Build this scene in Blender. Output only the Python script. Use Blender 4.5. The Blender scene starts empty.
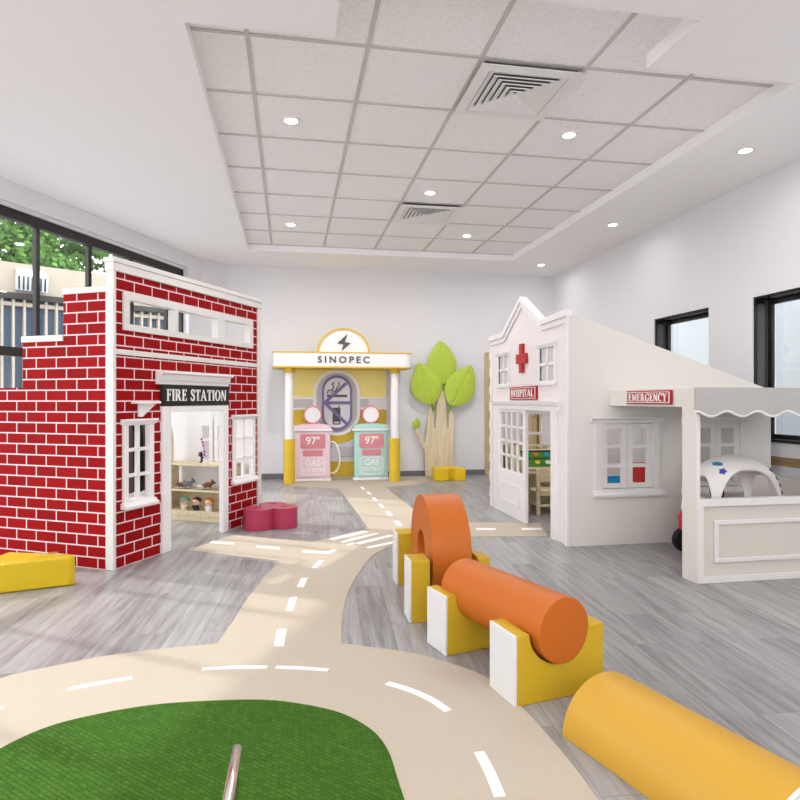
import bpy, bmesh, math, random
from mathutils import Matrix, Vector
from mathutils.geometry import tessellate_polygon
random.seed(4)
SC = bpy.context.scene
COL = SC.collection
PI = math.pi

# ------------------------------------------------------------------ camera
CAM_H = 1.25
THETA = math.atan(110/622)
camd = bpy.data.cameras.new('camera')
camd.sensor_width = 36; camd.lens = 36*622/800
camd.clip_start = 0.02; camd.clip_end = 200
cam = bpy.data.objects.new('camera', camd); COL.objects.link(cam)
cam.location = (0, 0, CAM_H); cam.rotation_euler = (PI/2, 0, -THETA)
SC.camera = cam

# ------------------------------------------------------------------ world, sun, exposure
w = bpy.data.worlds.new('world'); SC.world = w; w.use_nodes = True
bg = w.node_tree.nodes['Background']
bg.inputs[0].default_value = (0.965, 0.965, 1.0, 1); bg.inputs[1].default_value = 3.0
sund = bpy.data.lights.new('sun', 'SUN'); sund.energy = 1.6; sund.angle = math.radians(1.2); sund.color = (1, .96, .9)
sun = bpy.data.objects.new('sun', sund); COL.objects.link(sun)
SUN_DIR = Vector((2.4, -1.5, -2.2))
sun.rotation_euler = SUN_DIR.to_track_quat('-Z', 'Y').to_euler()
SC.view_settings.view_transform = 'Standard'; SC.view_settings.look = 'None'
SC.view_settings.gamma = 1; SC.view_settings.use_curve_mapping = False
SC.view_settings.exposure = 0.74
DOWNLIGHT_W = 9

# ------------------------------------------------------------------ pixel -> place helpers (measuring only)
_s, _c = math.sin(THETA), math.cos(THETA)
def fl(x, y, z=0.0):
    a = (x-400)/622; b = (400-y)/622
    t = (z-CAM_H)/b
    return ((a*_c+_s)*t, (-a*_s+_c)*t)

# ------------------------------------------------------------------ materials
def lin(c):
    return tuple(((v/255)/12.92 if v/255 <= .04045 else ((v/255+.055)/1.055)**2.4) for v in c)
def pm(name, rgb, rough=.5, metal=0, bump=0, bscale=200, var=0, vscale=8, emit=0, coat=0, spec=.3):
    m = bpy.data.materials.new(name); m.use_nodes = True
    nt = m.node_tree; p = nt.nodes['Principled BSDF']
    c = lin(rgb) + (1,)
    p.inputs['Base Color'].default_value = c
    p.inputs['Roughness'].default_value = rough; p.inputs['Metallic'].default_value = metal
    p.inputs['Specular IOR Level'].default_value = spec
    if coat: p.inputs['Coat Weight'].default_value = coat
    if emit:
        p.inputs['Emission Color'].default_value = c; p.inputs['Emission Strength'].default_value = emit
    tc = nt.nodes.new('ShaderNodeTexCoord')
    n = nt.nodes.new('ShaderNodeTexNoise'); nt.links.new(tc.outputs['Object'], n.inputs['Vector'])
    n.inputs['Scale'].default_value = vscale; n.inputs['Detail'].default_value = 5
    mx = nt.nodes.new('ShaderNodeMix'); mx.data_type = 'RGBA'
    d = max(var, .015)
    mx.inputs['A'].default_value = tuple(max(0, v*(1-d)) for v in c[:3])+(1,)
    mx.inputs['B'].default_value = tuple(min(1, v*(1+d)) for v in c[:3])+(1,)
    nt.links.new(n.outputs['Fac'], mx.inputs['Factor']); nt.links.new(mx.outputs['Result'], p.inputs['Base Color'])
    if bump:
        n2 = nt.nodes.new('ShaderNodeTexNoise'); n2.inputs['Scale'].default_value = bscale
        nt.links.new(tc.outputs['Object'], n2.inputs['Vector'])
        b = nt.nodes.new('ShaderNodeBump'); b.inputs['Strength'].default_value = bump; b.inputs['Distance'].default_value = .004
        nt.links.new(n2.outputs['Fac'], b.inputs['Height']); nt.links.new(b.outputs['Normal'], p.inputs['Normal'])
    return m
def wood(name, c1, c2, sc=(3, 3, .35), rough=.5):
    m = bpy.data.materials.new(name); m.use_nodes = True
    nt = m.node_tree; p = nt.nodes['Principled BSDF']; p.inputs['Roughness'].default_value = rough
    tc = nt.nodes.new('ShaderNodeTexCoord'); mp = nt.nodes.new('ShaderNodeMapping')
    mp.inputs['Scale'].default_value = tuple(v*6 for v in sc)
    n = nt.nodes.new('ShaderNodeTexNoise'); n.inputs['Scale'].default_value = 1.5; n.inputs['Detail'].default_value = 6
    n.inputs['Distortion'].default_value = .6
    r = nt.nodes.new('ShaderNodeValToRGB')
    r.color_ramp.elements[0].position = .3; r.color_ramp.elements[1].position = .7
    r.color_ramp.elements[0].color = lin(c1)+(1,); r.color_ramp.elements[1].color = lin(c2)+(1,)
    L = nt.links.new
    L(tc.outputs['Object'], mp.inputs[0]); L(mp.outputs[0], n.inputs['Vector']); L(n.outputs['Fac'], r.inputs[0]); L(r.outputs[0], p.inputs['Base Color'])
    return m
def brick_mat(name):
    m = bpy.data.materials.new(name); m.use_nodes = True
    nt = m.node_tree; p = nt.nodes['Principled BSDF']; L = nt.links.new
    tc = nt.nodes.new('ShaderNodeTexCoord'); sx = nt.nodes.new('ShaderNodeSeparateXYZ'); cx = nt.nodes.new('ShaderNodeCombineXYZ')
    L(tc.outputs['Object'], sx.inputs[0])
    ad = nt.nodes.new('ShaderNodeMath'); ad.operation = 'ADD'; L(sx.outputs['X'], ad.inputs[0]); L(sx.outputs['Y'], ad.inputs[1])
    L(ad.outputs[0], cx.inputs['X']); L(sx.outputs['Z'], cx.inputs['Y'])
    b = nt.nodes.new('ShaderNodeTexBrick'); L(cx.outputs[0], b.inputs['Vector'])
    b.inputs['Scale'].default_value = 1; b.inputs['Brick Width'].default_value = .198; b.inputs['Row Height'].default_value = .0828
    b.inputs['Mortar Size'].default_value = .0052; b.inputs['Mortar Smooth'].default_value = .12; b.inputs['Bias'].default_value = 0
    b.inputs['Color1'].default_value = lin((154, 8, 12))+(1,); b.inputs['Color2'].default_value = lin((138, 6, 9))+(1,)
    b.inputs['Mortar'].default_value = lin((228, 208, 210))+(1,)
    L(b.outputs['Color'], p.inputs['Base Color']); p.inputs['Roughness'].default_value = .65
    p.inputs['Specular IOR Level'].default_value = .12
    bu = nt.nodes.new('ShaderNodeBump'); bu.inputs['Strength'].default_value = .25; bu.inputs['Distance'].default_value = .003; bu.invert = True
    L(b.outputs['Fac'], bu.inputs['Height']); L(bu.outputs[0], p.inputs['Normal'])
    return m
def floor_mat():
    m = bpy.data.materials.new('grey_planks'); m.use_nodes = True
    nt = m.node_tree; p = nt.nodes['Principled BSDF']; L = nt.links.new
    tc = nt.nodes.new('ShaderNodeTexCoord'); mp = nt.nodes.new('ShaderNodeMapping')
    mp.inputs['Rotation'].default_value = (0, 0, math.radians(-86.4)); L(tc.outputs['Object'], mp.inputs[0])
    b = nt.nodes.new('ShaderNodeTexBrick'); L(mp.outputs[0], b.inputs['Vector'])
    b.inputs['Scale'].default_value = 1; b.inputs['Brick Width'].default_value = 1.15; b.inputs['Row Height'].default_value = .17
    b.offset = .37; b.inputs['Mortar Size'].default_value = .0016; b.inputs['Bias'].default_value = 0
    b.inputs['Color1'].default_value = (0, 0, 0, 1); b.inputs['Color2'].default_value = (1, 1, 1, 1); b.inputs['Mortar'].default_value = (.0, .0, .0, 1)
    bw = nt.nodes.new('ShaderNodeRGBToBW'); L(b.outputs['Color'], bw.inputs[0])
    # grain shifted plank by plank
    sh = nt.nodes.new('ShaderNodeVectorMath'); sh.operation = 'MULTIPLY_ADD'
    L(b.outputs['Color'], sh.inputs[0]); sh.inputs[1].default_value = (7, 13, 5); L(mp.outputs[0], sh.inputs[2])
    ms = nt.nodes.new('ShaderNodeMapping'); ms.inputs['Scale'].default_value = (.9, 11, 1); L(sh.outputs[0], ms.inputs[0])
    n = nt.nodes.new('ShaderNodeTexNoise'); n.inputs['Scale'].default_value = 2.2; n.inputs['Detail'].default_value = 8; n.inputs['Roughness'].default_value = .62; n.inputs['Distortion'].default_value = .35
    L(ms.outputs[0], n.inputs['Vector'])
    ma = nt.nodes.new('ShaderNodeMath'); ma.operation = 'MULTIPLY_ADD'; L(bw.outputs[0], ma.inputs[0]); ma.inputs[1].default_value = .2; L(n.outputs['Fac'], ma.inputs[2])
    r = nt.nodes.new('ShaderNodeValToRGB'); L(ma.outputs[0], r.inputs[0])
    e = r.color_ramp.elements
    e[0].position = .36; e[0].color = lin((114, 112, 112))+(1,)
    e[1].position = .85; e[1].color = lin((170, 169, 168))+(1,)
    k = e.new(.58); k.color = lin((147, 145, 145))+(1,)
    mo = nt.nodes.new('ShaderNodeMix'); mo.data_type = 'RGBA'; L(b.outputs['Fac'], mo.inputs['Factor']); L(r.outputs[0], mo.inputs['A']); mo.inputs['B'].default_value = lin((116, 114, 115))+(1,)
    L(mo.outputs['Result'], p.inputs['Base Color'])
    p.inputs['Roughness'].default_value = .32; p.inputs['Specular IOR Level'].default_value = .4
    bu = nt.nodes.new('ShaderNodeBump'); bu.inputs['Strength'].default_value = .06; bu.inputs['Distance'].default_value = .003
    L(n.outputs['Fac'], bu.inputs['Height']); L(bu.outputs[0], p.inputs['Normal'])
    return m
def tile_mat():
    m = pm('ceiling_tile', (250, 249, 249), .9)
    nt = m.node_tree; p = nt.nodes['Principled BSDF']; L = nt.links.new
    tc = nt.nodes.new('ShaderNodeTexCoord')
    n = nt.nodes.new('ShaderNodeTexNoise'); n.inputs['Scale'].default_value = 90; n.inputs['Detail'].default_value = 3; L(tc.outputs['Object'], n.inputs['Vector'])
    r = nt.nodes.new('ShaderNodeValToRGB'); e = r.color_ramp.elements
    e[0].position = .33; e[0].color = lin((238, 236, 236))+(1,); e[1].position = .55; e[1].color = lin((251, 249, 249))+(1,)
    L(n.outputs['Fac'], r.inputs[0]); L(r.outputs[0], p.inputs['Base Color'])
    bu = nt.nodes.new('ShaderNodeBump'); bu.inputs['Strength'].default_value = .3; bu.inputs['Distance'].default_value = .004
    L(n.outputs['Fac'], bu.inputs['Height']); L(bu.outputs[0], p.inputs['Normal'])
    return m
def turf_mat():
    m = bpy.data.materials.new('green_turf'); m.use_nodes = True
    nt = m.node_tree; p = nt.nodes['Principled BSDF']; L = nt.links.new
    tc = nt.nodes.new('ShaderNodeTexCoord'); mp = nt.nodes.new('ShaderNodeMapping'); mp.inputs['Rotation'].default_value = (0, 0, .75); mp.inputs['Scale'].default_value = (1, 1, 0)
    L(tc.outputs['Object'], mp.inputs[0])
    b = nt.nodes.new('ShaderNodeTexBrick'); L(mp.outputs[0], b.inputs['Vector']); b.inputs['Scale'].default_value = 1
    b.inputs['Brick Width'].default_value = .03; b.inputs['Row Height'].default_value = .017; b.inputs['Mortar Size'].default_value = .0035; b.inputs['Mortar Smooth'].default_value = 1
    b.inputs['Color1'].default_value = lin((58, 94, 30))+(1,); b.inputs['Color2'].default_value = lin((72, 106, 38))+(1,); b.inputs['Mortar'].default_value = lin((50, 87, 23))+(1,)
    n = nt.nodes.new('ShaderNodeTexNoise'); n.inputs['Scale'].default_value = 240; L(tc.outputs['Object'], n.inputs['Vector'])
    hs = nt.nodes.new('ShaderNodeHueSaturation'); L(b.outputs['Color'], hs.inputs['Color'])
    mr = nt.nodes.new('ShaderNodeMapRange'); mr.inputs['From Min'].default_value = .3; mr.inputs['From Max'].default_value = .7; mr.inputs['To Min'].default_value = .75; mr.inputs['To Max'].default_value = 1.25
    L(n.outputs['Fac'], mr.inputs['Value']); L(mr.outputs[0], hs.inputs['Value'])
    L(hs.outputs[0], p.inputs['Base Color']); p.inputs['Roughness'].default_value = .95; p.inputs['Specular IOR Level'].default_value = .1
    bu = nt.nodes.new('ShaderNodeBump'); bu.inputs['Strength'].default_value = .5; bu.inputs['Distance'].default_value = .004; bu.invert = True
    L(b.outputs['Fac'], bu.inputs['Height']); L(bu.outputs[0], p.inputs['Normal'])
    return m
def glass_mat(name='window_glass', tint=(.95, .97, .97, 1)):
    m = bpy.data.materials.new(name); m.use_nodes = True
    nt = m.node_tree; L = nt.links.new; nt.nodes.remove(nt.nodes['Principled BSDF'])
    o = nt.nodes['Material Output']; t = nt.nodes.new('ShaderNodeBsdfTransparent'); t.inputs[0].default_value = tint
    g = nt.nodes.new('ShaderNodeBsdfGlossy'); g.inputs['Roughness'].default_value = .02
    mx = nt.nodes.new('ShaderNodeMixShader'); mx.inputs[0].default_value = .05; L(t.outputs[0], mx.inputs[1]); L(g.outputs[0], mx.inputs[2]); L(mx.outputs[0], o.inputs[0])
    return m

M = dict(
 wall=pm('wall_paint', (229, 227, 230), .85), ceil=pm('ceiling_paint', (250, 248, 250), .85),
 white=pm('white_lacquer', (236, 233, 233), .5), trimw=pm('trim_white', (220, 217, 213), .5),
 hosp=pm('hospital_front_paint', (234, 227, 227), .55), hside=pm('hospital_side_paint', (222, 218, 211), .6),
 panel=pm('cream_panel', (206, 199, 189), .6), fabric=pm('grey_awning_fabric', (178, 175, 171), .95, bump=.5, bscale=90, var=.10, vscale=70),
 brick=brick_mat('red_brick_print'), floor=floor_mat(), tile=tile_mat(), turf=turf_mat(), glass=glass_mat(), rglass=glass_mat('rail_glass', (.72, .77, .72, 1)),
 tbar=pm('grid_bar', (204, 199, 197), .6), tan=pm('tan_carpet', (186, 174, 157), .95, bump=.25, bscale=350, var=.06, vscale=60),
 dash=pm('white_marking', (240, 239, 236), .8), black=pm('black_frame', (42, 38, 36), .35), rblack=pm('black_gloss_frame', (34, 34, 34), .12),
 rgrey=pm('grey_metal_and_reflection', (78, 78, 78), .3), signblk=pm('sign_black', (34, 32, 32), .5), red=pm('sign_red', (166, 24, 30), .4), redd=pm('sign_red_rim', (160, 24, 30), .4),
 crossred=pm('cross_red', (182, 38, 42), .4),
 yfoam=pm('yellow_vinyl', (194, 160, 36), .5, bump=.08, bscale=160), wfoam=pm('white_vinyl', (216, 214, 213), .5),
 ofoam=pm('orange_vinyl', (186, 98, 27), .5, bump=.08, bscale=160, var=.03, vscale=120), hfoam=pm('amber_vinyl', (196, 150, 52), .45, bump=.05, bscale=160),
 yellow=pm('yellow_plastic', (206, 174, 18), .3, coat=.2), pinkst=pm('raspberry_plastic', (174, 58, 88), .35), yst=pm('yellow_lacquer', (228, 190, 30), .4),
 gyel=pm('station_yellow', (218, 182, 52), .5), gpale=pm('station_pale_yellow', (240, 222, 138), .55), ggrey=pm('station_grey', (196, 192, 196), .6), lgrey=pm('light_grey', (226, 224, 226), .6),
 purple=pm('sign_purple', (124, 112, 156), .5), dgrey=pm('dark_grey_print', (88, 86, 90), .6),
 pink=pm('pump_pink', (234, 206, 214), .45), mint=pm('pump_mint', (178, 216, 208), .45), rose=pm('rose_panel', (212, 136, 144), .5), rosed=pm('rose_ring', (222, 140, 144), .5),
 plywood=wood('pale_plywood', (208, 190, 154), (232, 217, 184), (4, 4, .4)), birch=wood('birch_wood', (214, 194, 154), (232, 216, 182), (.5, 3, 3)),
 doorw=wood('door_oak', (190, 164, 118), (212, 190, 146), (4, 4, .4)), railw=wood('rail_wood', (150, 118, 84), (172, 140, 102), (3, .4, 3)),
 leaf=pm('leaf_green', (182, 204, 74), .6, var=.08, vscale=5), vein=pm('leaf_vein', (136, 172, 36), .6), stem=pm('leaf_stem', (122, 158, 36), .6),
 chrome=pm('brushed_steel', (226, 216, 214), .14, metal=1), base=pm('dark_baseboard', (116, 114, 118), .5),
 lamp=pm('lamp_lens', (255, 252, 246), .4, emit=6), navy=pm('slat_backing', (64, 82, 104), .7), slat=pm('ivory_slat', (156, 147, 134), .6),
 stone=pm('ivory_stone', (160, 150, 135), .9, var=.14, vscale=2.5), gutter=pm('dark_gutter', (44, 40, 40), .5), hood=pm('hood_metal', (196, 204, 210), .4, metal=.3),
 tower=pm('tower_glass', (96, 112, 130), .4), trunk=pm('bark', (88, 72, 58), .9), ground=pm('pavement', (224, 222, 217), .9),
 coat1=pm('mauve_cloth', (108, 82, 86), .9, var=.2, vscale=12), coat2=pm('black_cloth', (34, 30, 36), .9), coat3=pm('taupe_cloth', (140, 118, 108), .9),
 hanger=pm('hanger_cream', (226, 216, 196), .5), cream=pm('ceramic_white', (232, 230, 226), .3), skin=pm('doll_skin', (236, 196, 168), .5),
 hairb=pm('doll_brown', (82, 50, 38), .6), hairo=pm('doll_orange', (212, 116, 52), .6), dgreen=pm('doll_green', (120, 168, 140), .6), dblack=pm('doll_black', (40, 38, 40), .6),
 brown=pm('toy_brown', (130, 78, 52), .6), tgrey=pm('toy_grey', (120, 124, 128), .6), orchid=pm('orchid_purple', (170, 70, 170), .6), beak=pm('toy_beak', (236, 190, 60), .5),
 carw=pm('car_white', (238, 234, 230), .35), carr=pm('car_red', (206, 40, 30), .3), tyre=pm('tyre_black', (30, 30, 32), .6), stblue=pm('sticker_blue', (44, 132, 178), .5), stvio=pm('sticker_violet', (74, 80, 170), .5), stpur=pm('sticker_purple', (120, 40, 110), .5),
 boardg=pm('board_green', (66, 140, 44), .5), bblue=pm('toy_blue', (40, 150, 205), .4), bred=pm('bin_red', (200, 44, 52), .4), bdark=pm('road_dark', (48, 52, 50), .6),
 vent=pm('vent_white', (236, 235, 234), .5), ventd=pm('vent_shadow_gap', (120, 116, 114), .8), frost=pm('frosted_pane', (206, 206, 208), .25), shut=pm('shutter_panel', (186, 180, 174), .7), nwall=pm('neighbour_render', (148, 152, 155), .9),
)
def leafmat():
    m = bpy.data.materials.new('tree_leaves'); m.use_nodes = True
    nt = m.node_tree; p = nt.nodes['Principled BSDF']; L = nt.links.new
    tc = nt.nodes.new('ShaderNodeTexCoord'); n = nt.nodes.new('ShaderNodeTexNoise'); n.inputs['Scale'].default_value = 1.3; n.inputs['Detail'].default_value = 6; L(tc.outputs['Object'], n.inputs['Vector'])
    r = nt.nodes.new('ShaderNodeValToRGB'); e = r.color_ramp.elements
    e[0].position = .3; e[0].color = lin((40, 82, 28))+(1,); e[1].position = .7; e[1].color = lin((104, 150, 56))+(1,)
    L(n.outputs['Fac'], r.inputs[0]); L(r.outputs[0], p.inputs['Base Color']); p.inputs['Roughness'].default_value = .7
    return m
M['leaves'] = leafmat()

# ------------------------------------------------------------------ mesh helpers
class MB:
    def __init__(s, mx=None): s.b = bmesh.new(); s.mx = mx or Matrix()
    def v(s, p): return s.b.verts.new(s.mx @ Vector(p))
    def face(s, vs):
        try: return s.b.faces.new(vs)
        except ValueError: return None
    def box(s, x0, y0, z0, x1, y1, z1):
        P = [s.v((x, y, z)) for z in (z0, z1) for y in (y0, y1) for x in (x0, x1)]
        for f in ((0, 2, 3, 1), (4, 5, 7, 6), (0, 1, 5, 4), (2, 6, 7, 3), (0, 4, 6, 2), (1, 3, 7, 5)): s.face([P[i] for i in f])
        return s
    def prism(s, poly, d0, d1, axes='xzy', holes=()):
        """extrude a 2-D polygon (a,b) from depth d0 to d1; axes gives which axis a, b, depth are"""
        ix = ['xyz'.index(c) for c in axes]
        def pt(a, b, d):
            q = [0, 0, 0]; q[ix[0]] = a; q[ix[1]] = b; q[ix[2]] = d; return q
        loops = [list(poly)] + [list(h) for h in holes]
        tri = tessellate_polygon([[Vector((a, b, 0)) for a, b in l] for l in loops])
        flat = [p for l in loops for p in l]
        A = [s.v(pt(a, b, d0)) for a, b in flat]; B = [s.v(pt(a, b, d1)) for a, b in flat]
        for t in tri: s.face([A[i] for i in t]); s.face([B[i] for i in reversed(t)])
        o = 0
        for l in loops:
            n = len(l)
            for i in range(n):
                j = (i+1) % n; s.face([A[o+i], A[o+j], B[o+j], B[o+i]])
            o += n
        return s
    def grid(s, us, ws, solid, d0, d1, axes='xzy'):
        """slab in the (a,b) plane cut in cells; solid(ua,wb) tells which cells are filled"""
        ix = ['xyz'.index(c) for c in axes]
        cache = {}
        def vt(i, j, d):
            k = (i, j, d)
            if k not in cache:
                q = [0, 0, 0]; q[ix[0]] = us[i]; q[ix[1]] = ws[j]; q[ix[2]] = (d0, d1)[d]; cache[k] = s.v(q)
            return cache[k]
        nu, nw = len(us)-1, len(ws)-1
        S = [[solid((us[i]+us[i+1])/2, (ws[j]+ws[j+1])/2) for j in range(nw)] for i in range(nu)]
        g = lambda i, j: 0 <= i < nu and 0 <= j < nw and S[i][j]
        for i in range(nu):
            for j in range(nw):
                if not S[i][j]: continue
                for d in (0, 1): s.face([vt(i, j, d), vt(i+1, j, d), vt(i+1, j+1, d), vt(i, j+1, d)])
                if not g(i-1, j): s.face([vt(i, j, 0), vt(i, j+1, 0), vt(i, j+1, 1), vt(i, j, 1)])
                if not g(i+1, j): s.face([vt(i+1, j, 0), vt(i+1, j+1, 0), vt(i+1, j+1, 1), vt(i+1, j, 1)])
                if not g(i, j-1): s.face([vt(i, j, 0), vt(i+1, j, 0), vt(i+1, j, 1), vt(i, j, 1)])
                if not g(i, j+1): s.face([vt(i, j+1, 0), vt(i+1, j+1, 0), vt(i+1, j+1, 1), vt(i, j+1, 1)])
        return s
    def lathe(s, prof, n=32, c=(0, 0, 0), axis='z', a0=0, a1=2*PI):
        full = abs(a1-a0-2*PI) < 1e-6; m = n if full else n+1
        def pt(r, h, a):
            u, v = r*math.cos(a), r*math.sin(a)
            q = {'z': (u, v, h), 'y': (u, h, v), 'x': (h, u, v)}[axis]
            return tuple(q[i]+c[i] for i in range(3))
        R = []
        for r, h in prof:
            if r < 1e-6: R.append([s.v(pt(0, h, 0))]*m)
            else: R.append([s.v(pt(r, h, a0+(a1-a0)*k/n)) for k in range(m)])
        for i in range(len(R)-1):
            for k in range(n):
                q = [R[i][k], R[i][(k+1) % m], R[i+1][(k+1) % m], R[i+1][k]]
                q2 = []
                for x in q:
                    if x not in q2: q2.append(x)
                if len(q2) > 2: s.face(q2)
        return s
    def cyl(s, r, h0, h1, n=32, c=(0, 0, 0), axis='z'): return s.lathe([(0, h0), (r, h0), (r, h1), (0, h1)], n, c, axis)
    def tube(s, pts, r, n=10, cap=True):
        pts = [Vector(p) for p in pts]; rings = []
        up = None
        for i, p in enumerate(pts):
            t = (pts[min(i+1, len(pts)-1)]-pts[max(i-1, 0)]).normalized()
            if up is None: up = t.orthogonal().normalized()
            up = (up - t*up.dot(t)).normalized(); sd = t.cross(up)
            rr = r[i] if isinstance(r, (list, tuple)) else r
            rings.append([s.v(p+rr*(math.cos(2*PI*k/n)*up+math.sin(2*PI*k/n)*sd)) for k in range(n)])
        for a, b in zip(rings, rings[1:]):
            for k in range(n): s.face([a[k], a[(k+1) % n], b[(k+1) % n], b[k]])
        if cap: s.face(rings[0][::-1]); s.face(rings[-1])
        return s
    def ball(s, c, r, n=16, m=10):
        r3 = r if isinstance(r, (list, tuple)) else (r, r, r)
        R = []
        for i in range(m+1):
            a = -PI/2+PI*i/m
            if i in (0, m): R.append([s.v((c[0], c[1], c[2]+r3[2]*math.sin(a)))]*n)
            else: R.append([s.v((c[0]+r3[0]*math.cos(a)*math.cos(2*PI*k/n), c[1]+r3[1]*math.cos(a)*math.sin(2*PI*k/n), c[2]+r3[2]*math.sin(a))) for k in range(n)])
        for i in range(m):
            for k in range(n):
                q = []
                for x in (R[i][k], R[i][(k+1) % n], R[i+1][(k+1) % n], R[i+1][k]):
                    if x not in q: q.append(x)
                s.face(q)
        return s
    def build(s, name, mat, parent=None, bevel=0, smooth=35, kind=None, label=None, seg=2):
        me = bpy.data.meshes.new(name)
        bmesh.ops.recalc_face_normals(s.b, faces=s.b.faces[:])
        s.b.to_mesh(me); s.b.free()
        me.materials.append(M[mat] if isinstance(mat, str) else mat)
        if smooth:
            for p in me.polygons: p.use_smooth = True
            me.set_sharp_from_angle(angle=math.radians(smooth))
        o = bpy.data.objects.new(name, me); COL.objects.link(o)
        if parent: o.parent = parent
        if bevel:
            b = o.modifiers.new('bevel', 'BEVEL'); b.width = bevel; b.segments = seg; b.limit_method = 'ANGLE'; b.angle_limit = math.radians(40)
        if kind: o['kind'] = kind
        if label: o['label'] = label
        return o
def tag(o, label, cat, group=None):
    o['label'] = label; o['category'] = cat
    if group: o['group'] = group
    return o
def thing(name, label, cat, loc=(0, 0, 0), rz=0, group=None):
    o = bpy.data.objects.new(name, None); COL.objects.link(o); o.empty_display_size = .1
    o.location = loc; o.rotation_euler = (0, 0, rz)
    return tag(o, label, cat, group)
def copy_thing(o, loc=None, rz=None, label=None, parent=None):
    c = o.copy(); COL.objects.link(c)
    if parent: c.parent = parent
    for ch in list(o.children): copy_thing(ch, parent=c)
    if loc is not None: c.location = loc
    if rz is not None: c.rotation_euler = (0, 0, rz)
    if label: c['label'] = label
    return c
def catmull(pts, n=6, closed=False):
    out = []; N = len(pts)
    rng = range(N if closed else N-1)
    for i in rng:
        P = [pts[(i+k) % N] if closed else pts[min(max(i+k, 0), N-1)] for k in (-1, 0, 1, 2)]
        for j in range(n):
            t = j/n
            out.append(tuple(.5*(2*P[1][d]+(P[2][d]-P[0][d])*t+(2*P[0][d]-5*P[1][d]+4*P[2][d]-P[3][d])*t*t+(3*P[1][d]-P[0][d]-3*P[2][d]+P[3][d])*t**3) for d in range(len(pts[0]))))
    if not closed: out.append(tuple(pts[-1]))
    return out
def rrect(x0, y0, x1, y1, r, n=5):
    o = []
    for cx, cy, a in ((x1-r, y1-r, 0), (x0+r, y1-r, PI/2), (x0+r, y0+r, PI), (x1-r, y0+r, 1.5*PI)):
        o += [(cx+r*math.cos(a+PI/2*k/n), cy+r*math.sin(a+PI/2*k/n)) for k in range(n+1)]
    return o
def text_obj(name, s, size, depth, mat, mx, parent, spacing=1.0, sx=1.0, bold=0, align='CENTER'):
    """sans letters as a mesh: x right, y up, front towards +z of mx"""
    cu = bpy.data.curves.new(name, 'FONT'); cu.body = s; cu.size = size; cu.extrude = depth; cu.align_x = align; cu.align_y = 'CENTER'
    cu.space_character = spacing; cu.offset = bold
    tmp = bpy.data.objects.new(name, cu); COL.objects.link(tmp)
    dg = bpy.context.evaluated_depsgraph_get(); dg.update()
    me = bpy.data.meshes.new_from_object(tmp.evaluated_get(dg))
    bpy.data.objects.remove(tmp); bpy.data.curves.remove(cu)
    me.name = name; me.transform(mx @ Matrix.Diagonal((sx, 1, 1, 1)))
    me.materials.clear(); me.materials.append(M[mat])
    o = bpy.data.objects.new(name, me); COL.objects.link(o); o.parent = parent
    return o
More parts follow.
